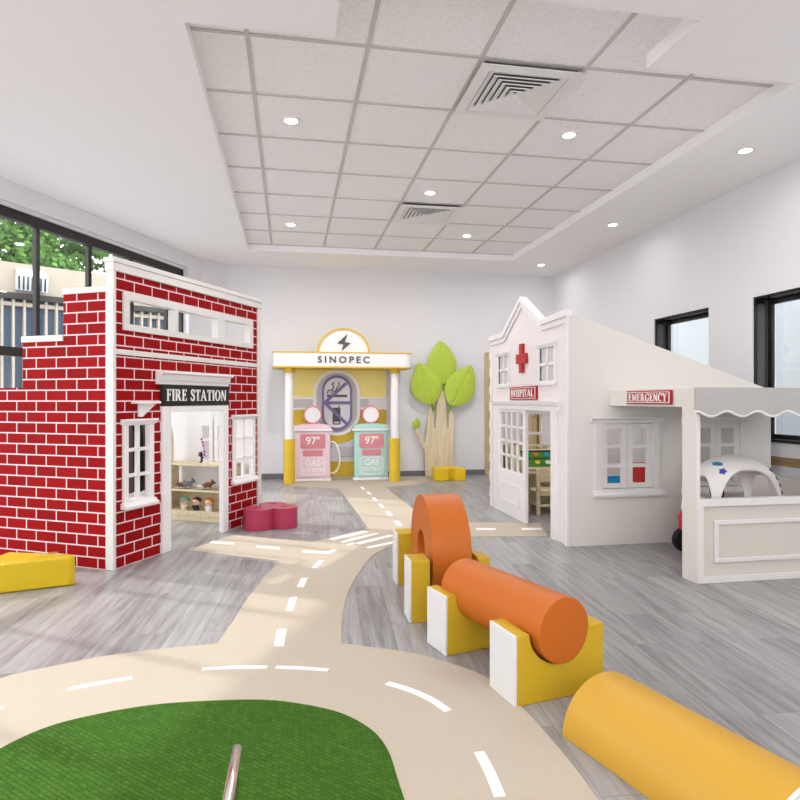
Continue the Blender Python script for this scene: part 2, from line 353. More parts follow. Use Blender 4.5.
# serif capitals -----------------------------------------------------------
def glyph(ch):
    T, t, sf = .19, .085, .055
    R = lambda a, b, c, d: [(a, b), (c, b), (c, d), (a, d)]
    def stem(x, wd=T, top=True, bot=True):
        o = [R(x, 0, x+wd, 1)]
        if bot: o.append(R(x-.08, 0, x+wd+.08, sf))
        if top: o.append(R(x-.08, 1-sf, x+wd+.08, 1))
        return o
    def arc(cx, cy, rx, ry, tx, ty, a0, a1, n=14):
        o = []
        for k in range(n):
            A, B = a0+(a1-a0)*k/n, a0+(a1-a0)*(k+1)/n
            o.append([(cx+rx*math.cos(A), cy+ry*math.sin(A)), (cx+rx*math.cos(B), cy+ry*math.sin(B)), (cx+(rx-tx)*math.cos(B), cy+(ry-ty)*math.sin(B)), (cx+(rx-tx)*math.cos(A), cy+(ry-ty)*math.sin(A))])
        return o
    if ch == 'I': return stem(.09), .37
    if ch in 'FE':
        g = stem(.09)+[R(.2, 1-t, .62, 1), R(.56, .78, .62, 1), R(.2, .5, .5, .5+t), R(.45, .4, .5, .68)]
        if ch == 'E': g += [R(.2, 0, .66, t), R(.6, 0, .66, .24)]
        return g, (.72 if ch == 'E' else .66)
    if ch == 'L': return stem(.09)+[R(.2, 0, .64, t), R(.58, 0, .64, .26)], .68
    if ch == 'T': return [R(.27, 0, .46, 1), R(.17, 0, .56, sf), R(.02, 1-t, .71, 1), R(.02, .76, .08, 1), R(.65, .76, .71, 1)], .74
    if ch == 'H': return stem(.09)+stem(.57)+[R(.2, .47, .6, .47+t)], .88
    if ch in 'PR':
        g = stem(.09)+[R(.2, 1-t, .42, 1), R(.2, .45, .42, .45+t)]+arc(.42, .725, .27, .275, T, t, -PI/2, PI/2)
        if ch == 'R': g += [[(.34, .48), (.56, .48), (.84, 0), (.6, 0)], R(.6, 0, .9, sf)]
        return g, (.9 if ch == 'R' else .74)
    if ch == 'A': return [[(.05, 0), (.13, 0), (.45, 1), (.36, 1)], [(.36, 1), (.47, 1), (.84, 0), (.62, 0)], R(.2, .3, .6, .3+t), R(-.02, 0, .24, sf), R(.54, 0, .9, sf)], .9
    if ch == 'N': return [R(.1, 0, .18, 1), R(.7, 0, .78, 1), [(.05, 1), (.26, 1), (.78, 0), (.62, 0)], R(.02, 0, .27, sf), R(.62, 1-sf, .86, 1)], .9
    if ch == 'M': return [R(.1, 0, .18, 1), R(.82, 0, 1.0, 1), [(.05, 1), (.27, 1), (.56, .1), (.47, 0)], [(.47, 0), (.55, .08), (.94, 1), (.82, 1)], R(.02, 0, .27, sf), R(.74, 0, 1.08, sf), R(.88, 1-sf, 1.06, 1)], 1.12
    if ch == 'Y': return [[(.05, 1), (.27, 1), (.5, .45), (.33, .45)], [(.42, .45), (.5, .45), (.78, 1), (.69, 1)], R(.32, 0, .51, .46), R(.22, 0, .6, sf), R(-.02, 1-sf, .34, 1), R(.6, 1-sf, .86, 1)], .86
    if ch == 'O': return arc(.45, .5, .42, .52, T, t*.8, 0, 2*PI, 28), .92
    if ch in 'CG':
        g = arc(.45, .5, .42, .52, T, t*.8, .75, 2*PI-.75, 24)+[R(.72, .66, .78, 1)]
        if ch == 'G': g += [R(.62, .0, .8, .42), R(.54, .4, .88, .4+sf)]
        return g, (.92 if ch == 'G' else .84)
    if ch == 'S':
        p = catmull([(.56, .78), (.44, .95), (.26, .96), (.13, .84), (.15, .68), (.32, .54), (.48, .42), (.53, .24), (.42, .06), (.24, .04), (.08, .22)], 4)
        W = lambda k: .055+.05*math.exp(-((k-len(p)*.5)/(len(p)*.22))**2)
        g = []
        for k in range(len(p)-1):
            (x0, y0), (x1, y1) = p[k], p[k+1]; L_ = math.hypot(x1-x0, y1-y0) or 1; nx, ny = -(y1-y0)/L_, (x1-x0)/L_; a, b = W(k), W(k+1)
            g.append([(x0+nx*a, y0+ny*a), (x1+nx*b, y1+ny*b), (x1-nx*b, y1-ny*b), (x0-nx*a, y0-ny*a)])
        return g+[R(.52, .68, .58, 1), R(.06, 0, .12, .32)], .64
    return [], .4
def serif_obj(name, s, width, height, depth, mat, mx, parent):
    mb = MB(mx); x = 0; gl = []
    for ch in s:
        g, a = glyph(ch); gl.append((g, x)); x += a+.06
    k = width/(x-.06)
    for g, x0 in gl:
        for q in g:
            pts = [((x0+a)*k-width/2, (b-.5)*height) for a, b in q]
            mb.prism(pts, 0, depth, 'xyz')
    return mb.build(name, mat, parent, smooth=0)
def facing(px, py, pz, right, up=(0, 0, 1)):
    r = Vector(right).normalized(); u = Vector(up).normalized(); n = r.cross(u)
    return Matrix(((r.x, u.x, n.x, px), (r.y, u.y, n.y, py), (r.z, u.z, n.z, pz), (0, 0, 0, 1)))
def inside(u, w_, rects): return any(a < u < c and b < w_ < d for a, b, c, d in rects)

# ================================================================== ROOM
ZC, ZT = 3.37, 3.46
YB, XR = 10.05, 4.42
W_ANG = math.atan2(3.04, 1.31)
WD = Vector((math.cos(W_ANG), math.sin(W_ANG)))
L0 = Vector((-2.67, 6.56))
def lw(x): p = L0+WD*x; return (p.x, p.y)
L_START, L_END = -10.2, 3.46
MB().box(-9, -3.2, -.1, 5.2, 10.6, 0).build('floor', 'floor', kind='structure', smooth=0)
# ceiling: lower soffit round a recessed tile field
hole = [(-.585, 3.65), (.26, 3.65), (.26, 3.13), (2.25, 3.13), (2.25, 3.65), (3.34, 3.65), (3.34, 9.03), (-.585, 9.03)]
cw0, cw1 = lw(L_START), lw(L_END)
outer = [cw0, (XR+.2, cw0[1]), (XR+.2, YB+.2), (-.98, YB+.2), (cw1[0], cw1[1]+.2), cw1]
MB().prism(outer, ZC, ZT, 'xyz', [hole]).build('ceiling', 'ceil', kind='structure', smooth=0)
MB().box(-.6, 3.1, ZT, 3.45, 9.1, ZT+.08).build('ceiling_tiles', 'tile', kind='structure', smooth=0)
tb = MB()
for X in (-.255, .48, 1.217, 1.94, 2.69): tb.box(X-.014, 3.14, ZT-.007, X+.014, 9.02, ZT+.002)
for k in range(-1, 8):
    Y = 3.855+.737*k
    x0, x1 = (-.583, 3.338) if Y > 3.65 else (.27, 2.24)
    if Y > 3.2: tb.box(x0, Y-.0145, ZT-.0065, x1, Y+.0145, ZT+.002)
tb.build('trim_1', 'tbar', kind='structure', smooth=0)
# back wall with the wooden door opening
DX0, DX1 = 3.30, 4.18
MB().grid([-1.0, DX0, DX1, XR+.2], [0, 1.99, ZC], lambda a, b: not (DX0 < a < DX1 and b < 1.99), YB, YB+.15).build('wall_back', 'wall', kind='structure', smooth=0)
MB().prism([cw1, (-.98, YB), (-.98, YB+.2), (cw1[0]-.2, cw1[1]+.1)], 0, ZC, 'xyz').build('wall_corner', 'wall', kind='structure', smooth=0)
# unseen wall added behind the viewpoint, its wide opening sized to shape the light
MB().grid([cw0[0]-.3, -4.6, 3.4, XR+.2], [0, 1.3, 3.1, ZC], lambda a, b: not (-4.6 < a < 3.4 and 1.3 < b < 3.1), -3.4, -3.2).build('wall_front_added', 'wall', kind='structure', smooth=0)
# right wall with two windows
RW = [(5.99, .87, 7.01, 2.245), (3.75, .87, 5.35, 2.245)]
MB().grid([cw0[1], 3.75, 5.35, 5.99, 7.01, YB+.1], [0, .87, 2.245, ZC], lambda a, b: not inside(a, b, RW), XR, XR+.26, 'yzx').build('wall_right', 'wall', kind='structure', smooth=0)
# left wall (skewed) with the long window
lwm = Matrix.Translation((L0.x, L0.y, 0)) @ Matrix.Rotation(W_ANG, 4, 'Z')
WX0, WX1, WZ0, WZ1 = -8.9, 3.1, .12, 3.17
MB(lwm).grid([L_START, WX0, WX1, L_END], [0, WZ0, WZ1, ZC], lambda a, b: not (WX0 < a < WX1 and WZ0 < b < WZ1), 0, .22).build('wall_left', 'wall', kind='structure', smooth=0)
wf = MB(lwm)
wf.box(WX0, .09, 3.04, WX1, .16, WZ1-.03).box(WX0, .09, WZ0, WX1, .16, WZ0+.08).box(WX1-.05, .09, WZ0, WX1-.0, .16, WZ1-.03).box(WX0, .09, WZ0, WX0+.06, .16, WZ1-.03)
wf.box(WX0, .095, 1.685, WX1, .155, 1.775)
x = .461-.757*12
while x < WX1-.1:
    if x > WX0+.1: wf.box(x-.026, .10, WZ0, x+.026, .145, WZ1-.03)
    x += .757
w1 = wf.build('window_1', 'black', kind='structure', smooth=0)
MB(lwm).box(WX0+.03, .122, WZ0+.04, WX1-.03, .128, 3.06).build('pane', 'glass', w1, smooth=0)
MB(lwm).box(WX0, .06, WZ1-.03, WX1, .18, WZ1).build('head_lining', 'wall', w1, smooth=0)
# right windows: deep black lining, sash, glass
for n, (y0, z0, y1, z1) in enumerate(RW):
    f = MB().grid([y0, y0+.02, y1-.02, y1], [z0, z0+.02, z1-.02, z1], lambda a, b: not (y0+.02 < a < y1-.02 and z0+.02 < b < z1-.02), XR+.015, XR+.2, 'yzx').build('window_%d' % (n+2), 'rblack', kind='structure', smooth=0)
    s_ = MB().grid([y0+.02, y0+.075, y1-.075, y1-.02], [z0+.02, z0+.055, z1-.075, z1-.02], lambda a, b: not (y0+.075 < a < y1-.075 and z0+.055 < b < z1-.075), XR+.15, XR+.185, 'yzx').build('sash', 'rblack', f, bevel=.006, smooth=0)
    MB().prism(rrect(XR+.035, z0+.07, XR+.115, z1-.06, .03), y1-.026, y1-.018, 'xzy').box(XR+.125, y1-.028, z0+.06, XR+.132, y1-.018, z1-.03).box(XR+.14, y1-.028, z0+.06, XR+.146, y1-.018, z1-.03).build('jamb_reflection', 'rgrey', f, smooth=0)  # grey plate stands in for the sash stile's reflection on the black jamb
    MB().prism(rrect(y0+.12, XR+.04, y1-.16, XR+.11, .03), z1-.026, z1-.018, 'yxz').build('head_reflection', 'rgrey', f, smooth=0)  # rounded grey plate imitates a reflection in the glossy head lining
    MB().box(XR+.165, y0+.05, z0+.04, XR+.171, y1-.05, z1-.05).build('pane', 'glass', f, smooth=0)
    MB().box(XR-.03, y0-.02, z0-.012, XR+.16, y1+.02, z0+.022).build('window_sill', 'rblack', f, bevel=.006)
MB().box(XR-.018, 3.2, .65, XR, 9.9, .73).build('trim_2', 'railw', kind='structure', smooth=0)
MB().box(-.98, YB-.015, 0, DX0-.085, YB, .085).build('baseboard_back', 'base', kind='structure', smooth=0)
MB().box(XR-.015, cw0[1], 0, XR, YB, .085).build('baseboard_right', 'base', kind='structure', smooth=0)
# wooden door in the back wall
d = MB().grid([DX0-.08, DX0, DX1, DX1+.08], [0, 1.99, 2.05], lambda a, b: not (DX0 < a < DX1 and b < 1.99), YB-.03, YB+.1).build('door_1', 'doorw', kind='structure', bevel=.004)
MB().box(DX0, YB+.05, 0, DX1, YB+.09, 1.99).build('door_leaf', 'doorw', d)
MB().ball((DX1-.09, YB+.03, .98), .03).build('door_handle', 'chrome', d)

# downlights --------------------------------------------------------------
def downlight(x, y, z, label, power=DOWNLIGHT_W, group='round recessed downlights'):
    t = thing('downlight', label, 'ceiling light', (x, y, z-.012), 0, group)
    MB().lathe([(.052, 0), (.07, 0), (.074, .006), (.074, .0145), (.052, .0145)], 36).build('trim_ring', 'vent', t)
    MB().cyl(.0525, .004, .012, 36).build('lens', 'lamp', t)
    ld = bpy.data.lights.new('downlight_lamp', 'AREA'); ld.shape = 'DISK'; ld.size = .1; ld.energy = power; ld.color = (1, .985, .985); ld.spread = math.radians(170)
    l = bpy.data.objects.new('downlight_lamp', ld); COL.objects.link(l); l.parent = t; l.location = (0, 0, -.003)
downlight(0.008, 4.975, ZT-.002, 'round downlight in the tile ceiling, front row, on the left')
downlight(2.283, 4.844, ZT-.002, 'round downlight in the tile ceiling beside the large square vent')
downlight(1.465, 6.452, ZT-.002, 'round downlight in the tile ceiling just in front of the small vent')
downlight(0.012, 7.929, ZT-.002, 'round downlight in the tile ceiling at the back left, above the gas station', 15)
downlight(2.335, 8.047, ZT-.002, 'round downlight in the tile ceiling at the back right, behind the small vent', 15)
downlight(3.80, 4.68, ZC, 'downlight in the plain soffit along the right wall, nearest the camera', 1.5)
downlight(3.835, 6.938, ZC, 'downlight in the plain soffit along the right wall, middle one', 1.5)
downlight(3.87, 9.2, ZC, 'downlight in the plain soffit in the far right corner', 2)
# unseen lamps of the same kind, added outside the view to light the room
for k, (x, y) in enumerate([(.4, .4), (2.6, .6), (-1.8, 1.2), (.8, -1.6), (3.6, 2.4), (-2.0, 3.6)]):
    downlight(x, y, ZC, 'unseen downlight added to the plain ceiling to light the room', group='added downlights outside the picture')
# square vents -------------------------------------------------------------
def vent(x0, y0, x1, y1, label):
    cx, cy = (x0+x1)/2, (y0+y1)/2; hw = (x1-x0)/2-.006
    t = thing('air_vent', label, 'air vent', (cx, cy, ZT-.035), 0)
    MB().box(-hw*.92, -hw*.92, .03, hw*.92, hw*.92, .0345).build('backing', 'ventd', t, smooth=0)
    def ring(r0, r1, za, zb, name, bv=0):
        mb = MB()
        A = [mb.v((sx*r0, sy*r0, za)) for sx, sy in ((-1, -1), (1, -1), (1, 1), (-1, 1))]; B = [mb.v((sx*r1, sy*r1, zb)) for sx, sy in ((-1, -1), (1, -1), (1, 1), (-1, 1))]
        C_ = [mb.v((sx*r0, sy*r0, za+.006)) for sx, sy in ((-1, -1), (1, -1), (1, 1), (-1, 1))]; D = [mb.v((sx*r1, sy*r1, zb+.006)) for sx, sy in ((-1, -1), (1, -1), (1, 1), (-1, 1))]
        for i in range(4):
            j = (i+1) % 4
            mb.face([A[i], A[j], B[j], B[i]]); mb.face([C_[i], C_[j], D[j], D[i]]); mb.face([A[i], A[j], C_[j], C_[i]]); mb.face([B[i], B[j], D[j], D[i]])
        mb.build(name, 'vent', t, smooth=0)
    ring(hw, hw*.79, 0, -.004, 'frame')
    for k in range(6):
        r = hw*(.77-.125*k); ring(r, r-hw*.108, -.003, .013, 'louvre')
vent(1.217, 3.855, 1.94, 4.592, 'large square ceiling vent with concentric louvres, nearest the camera')
vent(1.217, 6.803, 1.94, 7.54, 'smaller looking square ceiling vent farther back in the tile field')

# ================================================================== ROAD MAT AND TURF
P = lambda l: [fl(*p) for p in l]
ring_out = P([(0, 679), (50, 667.5), (100, 657.5), (150, 651), (217.5, 644)])
left_edge = P([(217.5, 644), (234, 620), (247.5, 599), (264, 578), (280.5, 561.5)])
fire_br = P([(187.5, 550.4), (232.5, 535.4), (312, 542.6), (331, 537.5), (369, 529.4), (339, 488.6)])
apron = P([(322, 487.8), (300, 486.6), (290, 484.5)])+[(-.02, 9.75), (.1, 9.95), (1.9, 9.98), (2.15, 9.9)]+P([(428, 480.5), (417, 485), (400, 486.3), (385.5, 487.4)])
gas_r = P([(413, 509.4), (432, 523)])
hosp_br = P([(470, 522.6), (539, 523), (548.6, 536.4), (470, 537), (430, 539.5), (394, 544)])
right_edge = P([(394, 544), (380, 551.5), (369, 560), (354, 581), (346, 599), (342, 620), (340.5, 644)])
ring_r = P([(340.5, 644), (400, 651.5), (432, 658.5), (485, 677), (522, 708), (553, 742), (579, 774), (596, 798)])
close = [(.95, 1.5), (.85, 1.0), (.4, .45), (-.4, .3), (-1.3, .6), (-1.7, 1.2), (-1.8, 1.9), (-1.72, 2.45), (-1.5, 2.85)]
out = catmull(close+ring_out, 5)[:-1]+catmull(left_edge, 5)[:-1]+[left_edge[-1]]+fire_br+catmull(apron, 4)+gas_r+hosp_br[:-1]+catmull(right_edge, 5)[:-1]+catmull(ring_r, 5)[:-1]
out.append(ring_r[-1])
inner = P([(0, 750), (50, 727.5), (100, 715), (150, 706.5), (200, 702.5), (260, 701), (300, 705), (340, 714), (370, 730), (387, 750), (397.5, 780)])+[(.345, 1.75), (.28, 1.35), (.05, 1.0), (-.4, .9), (-.8, 1.0), (-1.1, 1.3), (-1.22, 1.75), (-1.17, 2.15)]
inn = catmull(inner, 6, True)
road = thing('road_mat', 'tan carpet road with white dashes winding from the ring up to the gas station', 'play road', (0, 0, 0))
MB().prism(out, .0002, .004, 'xyz', [inn]).build('road_surface', 'tan', road, smooth=0)
def dash(q, z=.0052): MB().prism(P(q), .0035, z, 'xyz').build('lane_marking', 'dash', road, smooth=0)
def dline(p0, p1, wd):
    a, b = Vector(fl(*p0)), Vector(fl(*p1)); n = (b-a).normalized(); n = Vector((-n.y, n.x))*wd/2
    MB().prism([tuple(a+n), tuple(b+n), tuple(b-n), tuple(a-n)], .0035, .0052, 'xyz').build('lane_marking', 'dash', road, smooth=0)
def dcurve(pts, wd):
    c = catmull(P(pts), 5); l, r = [], []
    for i in range(len(c)):
        a, b = Vector(c[max(i-1, 0)]), Vector(c[min(i+1, len(c)-1)]); t = (b-a).normalized(); n = Vector((-t.y, t.x))*wd/2
        l.append(tuple(Vector(c[i])+n)); r.append(tuple(Vector(c[i])-n))
    MB().prism(l+r[::-1], .0035, .0052, 'xyz').build('lane_marking', 'dash', road, smooth=0)
dcurve([(68, 690), (100, 684), (132, 678.5)], .033)
dcurve([(-12, 714), (-4, 711), (3, 708.5)], .033)
dcurve([(202, 670), (235, 668.2), (267, 668)], .03)
dcurve([(276, 668), (302, 669), (328, 671)], .03)
dcurve([(387, 684), (410, 691), (432, 701), (448, 712)], .036)
dcurve([(479, 753), (490, 774), (500, 798)], .038)
dcurve([(507, 815), (510, 850), (505, 900)], .038)
def Zm(a, b): return (180+a*.3, 470+b*.3)
for q in ([(324, 533), (355, 532), (346, 590), (313, 590)], [(366, 427), (391, 425), (375, 472), (352, 472)], [(404, 362), (426, 362), (412, 392), (389, 392)], [(462, 303), (480, 303), (457, 329), (437, 329)], [(407, 269), (490, 274), (508, 266), (527, 267), (500, 281), (408, 276)],
          [(105, 239), (182, 245), (177, 250), (100, 245)], [(255, 254), (334, 260), (330, 266), (252, 260)],
          [(320+667, 195), (385+667, 196), (385+667, 201), (320+667, 201)], [(470+667, 194), (535+667, 195), (542+667, 201), (473+667, 201)],
          [(495, 231), (612, 204), (630, 207), (510, 236)], [(533, 240), (648, 212), (664, 214), (545, 245)], [(575, 246), (700, 217), (715, 220), (600, 250)], [(618, 259), (740, 233), (755, 236), (630, 263)], [(550, 250), (575, 243), (590, 247), (560, 254)]):
    dash([Zm(*p) for p in q])
for a, b in ((600, 57), (620, 73), (638, 92), (659, 114), (684, 140), (712, 171)):
    k = 1+(b-57)/180
    dash([Zm(a, b), Zm(a+10*k, b), Zm(a+18*k, b+9.5*k), Zm(a+8*k, b+9.5*k)])
turf = MB().prism(inn, .0002, .006, 'xyz').build('turf_mat', 'turf', smooth=0)
tag(turf, 'green woven turf mat filling the middle of the tan ring road', 'turf mat')

# ================================================================== FIRE STATION
FA = math.atan2(.8809, .4733)
FS = thing('fire_station_playhouse', 'red brick fire station playhouse with stepped side wall and white trim', 'playhouse', (-1.271, 4.883, 0), FA)
LEN = 2.03; TOP = 2.25
doorh = (.535, -1, 1.40, 1.19); wl = (.115, .475, .355, 1.07); wr = (1.56, .475, 1.87, 1.07)
cl = [(.10, 1.80, 1.85, 2.04)]
holes = [doorh, wl, wr]+cl
us = [-.01, .10, .115, .355, .535, 1.40, 1.56, 1.85, 1.87, LEN]; zs = [0, .475, 1.07, 1.19, 1.80, 2.04, TOP]
sol = lambda a, b: not inside(a, b, holes)
MB().grid(us, zs, sol, 0, .010).build('brick_front', 'brick', FS, smooth=0)
MB().grid(us, zs, sol, .010, .026).build('front_board', 'white', FS, smooth=0)
stepz = lambda a: 2.05 if a < .455 else (1.70 if a < .86 else 1.345)
SL = 1.72
ss = [.05, .455, .86, SL]; sz = [0, 1.345, 1.70, 2.05]
MB().grid(ss, sz, lambda a, b: b < stepz(a), -.030, -.018, 'yzx').build('brick_side', 'brick', FS, smooth=0)
MB().grid(ss, sz, lambda a, b: b < stepz(a), -.018, .012, 'yzx').build('side_board', 'white', FS, smooth=0)
# right side wall with a window, and low rear rail
rwin = [(.335, .585, .50, 1.005), (.55, .585, .70, 1.005)]
MB().grid([.05, .335, .50, .55, .70, 1.25], [0, .585, 1.005, 1.6], lambda a, b: not inside(a, b, rwin), LEN-.045, LEN-.0, 'yzx').build('inner_side_wall', 'white', FS, smooth=0)
fw = MB()
for (a, b, c, e) in rwin:
    fw.grid([a-.035, a+.03, c-.03, c+.035], [b-.035, b+.03, e-.03, e+.035], lambda u, q: not (a+.03 < u < c-.03 and b+.03 < q < e-.03), LEN-.065, LEN-.043, 'yzx')
    fw.box(LEN-.06, a, .815, LEN-.02, c, .84)
fw.build('inner_window_frame', 'white', FS, smooth=0)
# trims
MB().box(-.036, -.018, 0, -.006, .055, TOP+.04).build('corner_post', 'trimw', FS, bevel=.004)
MB().box(LEN-.062, -.018, 0, LEN+.002, .055, TOP).build('corner_post', 'trimw', FS, bevel=.004)
MB().box(-.040, -.022, TOP-.05, LEN+.004, .06, TOP+.012).box(-.044, -.03, TOP+.012, LEN+.008, .07, TOP+.05).build('top_rail', 'trimw', FS, bevel=.004)
MB().box(-.01, -.012, 1.588, LEN-.06, .0, 1.628).build('band_rail', 'trimw', FS, bevel=.003)
MB().box(-.040, .045, 2.045, .02, .462, 2.09).build('step_cap', 'trimw', FS, bevel=.004)
MB().box(-.040, .455, 1.695, .02, .868, 1.742).build('step_cap', 'trimw', FS, bevel=.004)
# clerestory
c_ = [(.135, 1.825, .655, 2.008), (.70, 1.825, 1.262, 2.008), (1.38, 1.825, 1.815, 2.008)]
MB().grid([.073, .135, .655, .70, 1.262, 1.38, 1.815, 1.877], [1.775, 1.825, 2.008, 2.062], lambda a, b: not inside(a, b, c_), -.016, .055).build('clerestory_frame', 'trimw', FS, bevel=.003)
# door surround, cornice and sign
MB().box(.498, -.020, 0, .605, .03, 1.20).box(1.345, -.020, 0, 1.43, .03, 1.20).box(.605, -.020, 1.15, 1.345, .03, 1.20).build('door_frame', 'white', FS, bevel=.004)
MB().prism([(0, 1.378), (-.03, 1.378), (-.034, 1.40), (-.05, 1.415), (-.058, 1.455), (-.09, 1.468), (-.09, 1.485), (0, 1.485)], .435, 1.41, 'yzx').build('door_cornice', 'white', FS)
sg = MB().box(.488, -.028, 1.205, 1.424, 0, 1.378).build('name_sign', 'signblk', FS, bevel=.003)
serif_obj('sign_lettering', 'FIRE', .262, .098, .006, 'dash', facing(.662, -.0275, 1.292, (1, 0, 0)), sg)
serif_obj('sign_lettering', 'STATION', .535, .098, .006, 'dash', facing(1.108, -.0275, 1.292, (1, 0, 0)), sg)
# facade windows
def fwin(x0, x1, z0, z1, nm):
    f = MB()
    f.grid([x0-.045, x0+.006, x1-.006, x1+.045], [z0-.02, z0+.012, z1-.008, z1+.03], lambda a, b: not (x0+.006 < a < x1-.006 and z0+.012 < b < z1-.008), -.018, .028)
    xm = (x0+x1)/2
    f.box(xm-.016, -.008, z0, xm+.016, .018, z1)
    for k in (1, 2):
        z = z0+(z1-z0)*k/3; f.box(x0, -.008, z-.013, x1, .018, z+.013)
    f = f.build(nm, 'white', FS, bevel=.002)
    MB().prism([(0, z1+.0), (-.024, z1), (-.03, z1+.018), (-.05, z1+.024), (-.05, z1+.04), (0, z1+.04)], x0-.06, x1+.06, 'yzx').build('head_moulding', 'white', f)
    MB().prism([(0, z0-.005), (-.026, z0-.005), (-.036, z0-.022), (-.055, z0-.03), (-.055, z0-.048), (0, z0-.048)], x0-.06, x1+.06, 'yzx').build('sill_moulding', 'white', f)
fwin(.115, .355, .48, 1.065, 'front_window')
fwin(1.56, 1.87, .48, 1.065, 'front_window')
# little white bracket lamp shelf above the left window
MB().prism([(.235, 1.12), (.265, 1.12), (.42, 1.222), (.42, 1.222), (.235, 1.222)], -.022, .0, 'xzy').box(.165, -.06, 1.222, .43, 0, 1.24).build('wall_bracket', 'white', FS)

def fsw(x, y, z=0):   # place inside the fire station -> world
    return (-1.271+.4733*x-.8809*y, 4.883+.8809*x+.4733*y, z)
# shelf inside
SH = thing('toy_shelf', 'birch shelf with arched end panel seen through the fire station doorway', 'shelf', fsw(1.71, .965), FA)
def sh(mb, nm): return mb.build(nm, 'birch', SH, bevel=.002)
sh(MB().prism([(0, 0), (.24, 0), (.24, .60), (.15, .60)]+[(.15*math.cos(a), .82+.23*math.sin(a)) for a in [PI/2*k/8 for k in range(9)]], -.02, 0, 'xzy'), 'end_panel')
sh(MB().box(0, -.82, 0, .24, -.80, .595), 'end_panel')
for z0, z1, y in ((.06, .105, -.8), (.305, .325, -.8), (.572, .595, -.82)): sh(MB().box(0, y, z0, .24, -.0 if z0 < .5 else .0, z1), 'shelf_board')
sh(MB().box(.01, -.8, 0, .025, -.02, .06), 'plinth')
sh(MB().box(.225, -.8, .105, .238, -.02, .305), 'back_panel')
# three big-headed dolls on the bottom shelf
def doll(y, label, hair, body, wide=False):
    t = thing('toy_figure', label, 'toy figure', fsw(1.78, y+.09, .1055), FA+PI, 'toy figures on the low shelf')
    MB().lathe([(0, 0), (.03, 0), (.026, .03), (.02, .052), (0, .056)], 14).ball((.012, .03, .035), (.012, .012, .02), 8, 6).ball((.012, -.03, .035), (.012, .012, .02), 8, 6).build('body', body, t)
    MB().ball((0, 0, .088), (.038, .044, .042), 16, 10).build('head', 'skin', t)
    h = MB().ball((-.008, 0, .102), (.040, .050, .036), 16, 8)
    if wide: h.lathe([(0, .096), (.062, .1), (.06, .106), (.036, .11)], 20)
    h.build('hat' if wide else 'hair', hair, t)
    MB().ball((.036, .016, .086), .006, 8, 6).ball((.036, -.016, .086), .006, 8, 6).build('eyes', 'dblack', t)
doll(.66, 'toy figure with a broad green hat on the low shelf', 'dgreen', 'hanger', True)
doll(.51, 'toy figure with dark brown hair and a black body on the low shelf', 'hairb', 'dblack')
doll(.36, 'toy figure with orange hair on the low shelf', 'hairo', 'cream')
# plates with toy animals
for k, (y, lab) in enumerate([(.77, 'white plate on the middle shelf, the left one'), (.515, 'white plate on the middle shelf, the right one')]):
    pl = MB().lathe([(0, 0), (.05, 0), (.09, .012), (.105, .014), (.105, .018), (.088, .016), (.05, .006), (0, .006)], 28).build('plate', 'cream', smooth=60)
    pl.location = fsw(1.82, y, .3255); tag(pl, lab, 'plate', 'plates on the middle shelf')
def animal(x, y, mat, label, s=1):
    o = MB().ball((0, 0, .032*s), (.036*s, .02*s, .02*s)).ball((.036*s, 0, .05*s), (.015*s, .013*s, .017*s), 10, 8).ball((.05*s, 0, .044*s), (.01*s, .008*s, .008*s), 8, 6).tube([(.026*s, 0, .036*s), (.036*s, 0, .05*s)], .012*s).tube([(-.034*s, 0, .036*s), (-.05*s, 0, .026*s)], .004*s)
    for a in (-.02, .02):
        for b in (-.01, .01): o.tube([(a*s, b*s, .03*s), (a*s, b*s, 0)], .0065*s, 8)
    for b in (-.008, .008): o.tube([(.032*s, b*s, .06*s), (.03*s, b*1.4*s, .076*s)], [.006*s, .002*s], 8)
    o = o.build('toy_animal', mat); o.location = fsw(x, y, .3325); o.rotation_euler = (0, 0, FA-PI/2+.5); tag(o, label, 'toy animal', 'toy animals on the plates')
animal(1.80, .81, 'brown', 'brown toy animal on the left plate'); animal(1.80, .72, 'tgrey', 'grey toy animal on the left plate', 1.35)
animal(1.80, .56, 'cream', 'white toy animal on the right plate', .9); animal(1.80, .475, 'brown', 'brown toy animal on the right plate', 1.3)
# penguin and orchid on top
t = thing('toy_penguin', 'small black toy penguin on the top shelf board', 'toy', fsw(1.80, .565, .5955), FA+PI)
MB().ball((0, 0, .045), (.028, .030, .045)).ball((0, 0, .092), (.024, .025, .024)).build('body', 'dblack', t)
MB().ball((.018, 0, .042), (.014, .02, .032), 10, 8).build('belly', 'cream', t); MB().lathe([(.007, 0), (0, .02)], 8, (.022, 0, .092), 'x').build('beak', 'beak', t)
t = thing('orchid', 'potted purple orchid on the top shelf board', 'flower', fsw(1.79, .50, .5955), FA)
MB().lathe([(0, 0), (.022, 0), (.028, .045), (.025, .045), (.02, .04), (0, .04)], 16).build('pot', 'cream', t)
MB().tube(catmull([(0, 0, .04), (-.005, .01, .12), (-.01, .02, .2), (-.02, .035, .25)], 4), .003, 6).build('stem', 'stem', t)
for (dy, z) in ((.002, .085), (.0, .12), (.014, .185), (.022, .215), (.034, .25)):
    MB().ball((-.015, dy, z), (.008, .016, .008), 8, 6).ball((-.015, dy, z), (.008, .008, .016), 8, 6).build('blossom', 'orchid', t)
